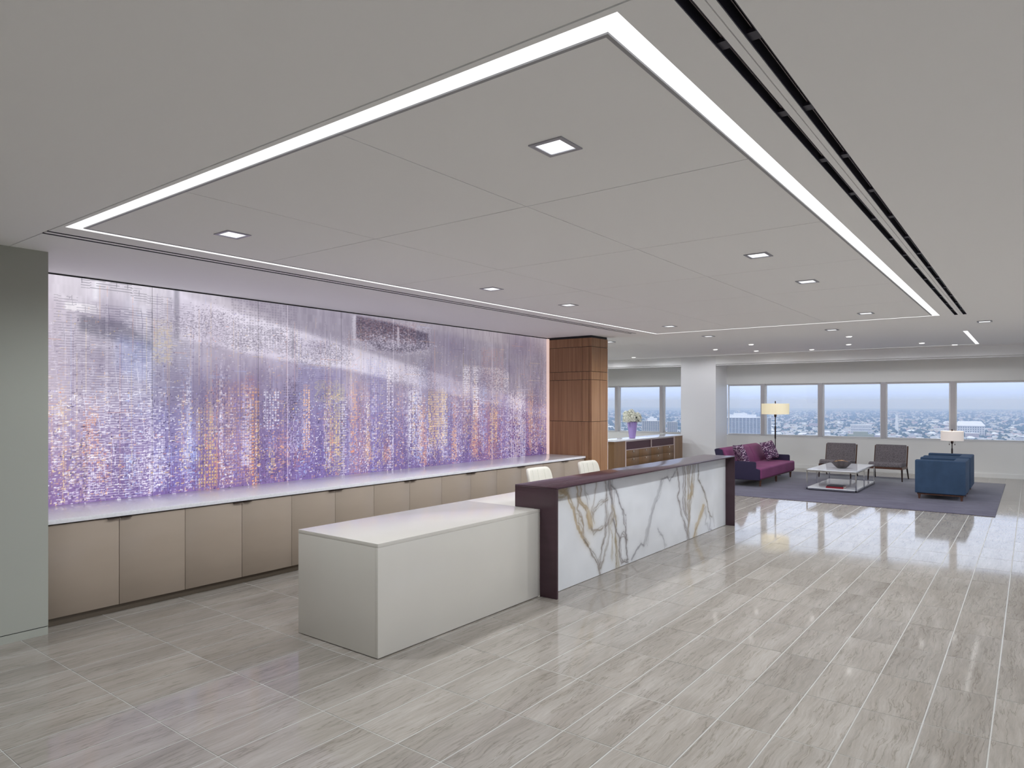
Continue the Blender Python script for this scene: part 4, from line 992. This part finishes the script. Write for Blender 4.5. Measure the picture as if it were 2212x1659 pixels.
me.polygons.foreach_set('material_index', mi); tb = link('town_buildings', me, None); tb['kind'] = 'stuff'; tb['label'] = 'countless small pale buildings of the distant town'; tb['category'] = 'buildings'
V = []; Fc = []
ico = [(0,0,1.15)]+[(math.cos(a*PI/3), math.sin(a*PI/3), .55) for a in range(6)]+[(.8*math.cos(a*PI/3+.5), .8*math.sin(a*PI/3+.5), 0) for a in range(6)]
for k in range(16000):
    u = rc.uniform(1150, 2400); dist = 1480*math.exp(rc.random()*1.8); x, y = at(u, dist)
    if rc.random() < .5: x += rc.gauss(0, 30); y += rc.gauss(0, 30)
    r_ = rc.uniform(5, 10)*(1.6 if rc.random() < .06 else 1)
    if not free(x, y, r_*1.05): continue
    b = len(V)
    V += [(x+p[0]*r_, y+p[1]*r_, GZ+p[2]*r_*1.3) for p in ico]
    for q in range(6): j = (q+1) % 6; Fc += [(b, b+1+q, b+1+j), (b+1+q, b+7+q, b+7+j, b+1+j)]
me = bpy.data.meshes.new('trees'); me.from_pydata(V, [], Fc); tt = link('town_trees', me, M['treem']); tt['kind'] = 'stuff'; tt['label'] = 'dark tree crowns scattered between the distant buildings'; tt['category'] = 'trees'
# ---- notable buildings
def tower(name, label, u, dist, w, dp, h, fl, m, bays, penthouse, rot=0):
    x, y = at(u, dist); ang = math.atan2(y, x)+rot
    t = thing(name, label, 'building', (x, y, GZ), ang)
    box('body', (0, -w/2, 0), (dp, w/2, h), M['window_dark'], t)
    for k in range(fl+1): box('floor_slab', (-2.0, -w/2-1, h*k/fl-.5), (dp+1, w/2+1, h*k/fl+.5), m, t)
    for k in range(bays+1): y0 = -w/2+w*k/bays; box('fin', (-1.6, y0-.6, 0), (.2, y0+.6, h), m, t)
    if penthouse: box('penthouse', (dp*.2, -w*.26, h), (dp*.8, w*.22, h+8), CM[3], t); box('penthouse', (dp*.3, -w*.1, h+8), (dp*.6, w*.12, h+12), CM[3], t)
    return t
tower('apartment_tower', 'wide pale apartment block with rows of balconies, left of the lamp shade', 1600, 1700, 142, 26, 75, 24, CM[0], 17, True)
tower('apartment_tower', 'cream apartment block seen beside the flower vase', 1408, 1800, 50, 22, 64, 20, CM[1], 9, True)
tower('apartment_tower', 'small cream apartment block at the right edge of the left windows', 1452, 1850, 26, 20, 60, 18, CM[1], 5, False)
x, y = at(1937, 2600); ob = MB().prism([(-5.5, -5.5), (5.5, -5.5), (5.5, 5.5), (-5.5, 5.5)], 2, 0, 66); ob.v = [((p[0]*(.62 if p[2] > 1 else 1)), p[1]*(.62 if p[2] > 1 else 1), p[2]) for p in ob.v]
o = ob.obj('white_tower', CM[3]); o.location = (x, y, GZ); tag(o, 'slender white tower standing out of the town in the third wide window', 'tower')
x, y = at(2093, 2300); a = math.atan2(y, x)
t = thing('hall_building', 'long building with a big white hipped roof in the last window', 'building', (x, y, GZ), a)
box('walls', (0, -44, 0), (26, 40, 34), CM[0], t)
r = MB(); r.v = [(-3, -47, 34), (-3, 43, 34), (30, 43, 34), (30, -47, 34), (14, -34, 50), (14, 30, 50)]; r.f = [(0, 1, 5, 4), (1, 2, 5), (2, 3, 4, 5), (3, 0, 4), (0, 3, 2, 1)]; r.obj('roof', CM[3], t)
for f_ in range(4):
    for k in range(12): box('window', (-.4, -41+k*6.8, 6+f_*7), (.2, -38+k*6.8, 10+f_*7), M['window_dark'], t)
x, y = at(1860, 2350); t = thing('hall_building', 'wide pale building in the middle of the second wide window', 'building', (x, y, GZ), math.atan2(y, x))
box('walls', (0, -33, 0), (20, 33, 36), CM[0], t); box('roof', (-1, -34, 36), (21, 34, 38), CM[3], t)
for f_ in range(3):
    for k in range(14): box('window', (-.4, -31+k*4.5, 8+f_*9), (.2, -29.2+k*4.5, 13+f_*9), M['window_dark'], t)
x, y = at(1862, 1560); t = thing('hall_building', 'flat olive-green building at the window sill line', 'building', (x, y, GZ), math.atan2(y, x))
om = mat('olive_facade', (.33,.33,.20), .9); box('walls', (0, -24, 0), (22, 30, 40), om, t); box('roof_block', (4, -12, 40), (14, 18, 46), om, t)
for k in range(9): box('window', (-.4, -22+k*5.6, 28), (.2, -19.5+k*5.6, 34), M['window_dark'], t)
# ---- haze: a thin real layer of scattering air over the town
hz = bpy.data.materials.new('town_haze'); hz.use_nodes = True; n = hz.node_tree.nodes; n.clear()
vs = n.new('ShaderNodeVolumeScatter'); vs.inputs[0].default_value = (.46, .63, 1, 1); vs.inputs['Density'].default_value = .00025; vs.inputs['Anisotropy'].default_value = 0
oo = n.new('ShaderNodeOutputMaterial'); hz.node_tree.links.new(vs.outputs[0], oo.inputs['Volume'])
hb = box('haze', (120, -8900, GZ-1), (13900, 11900, 40), hz); hb['kind'] = 'stuff'; hb['label'] = 'thin bluish haze lying over the town'; hb['category'] = 'haze'
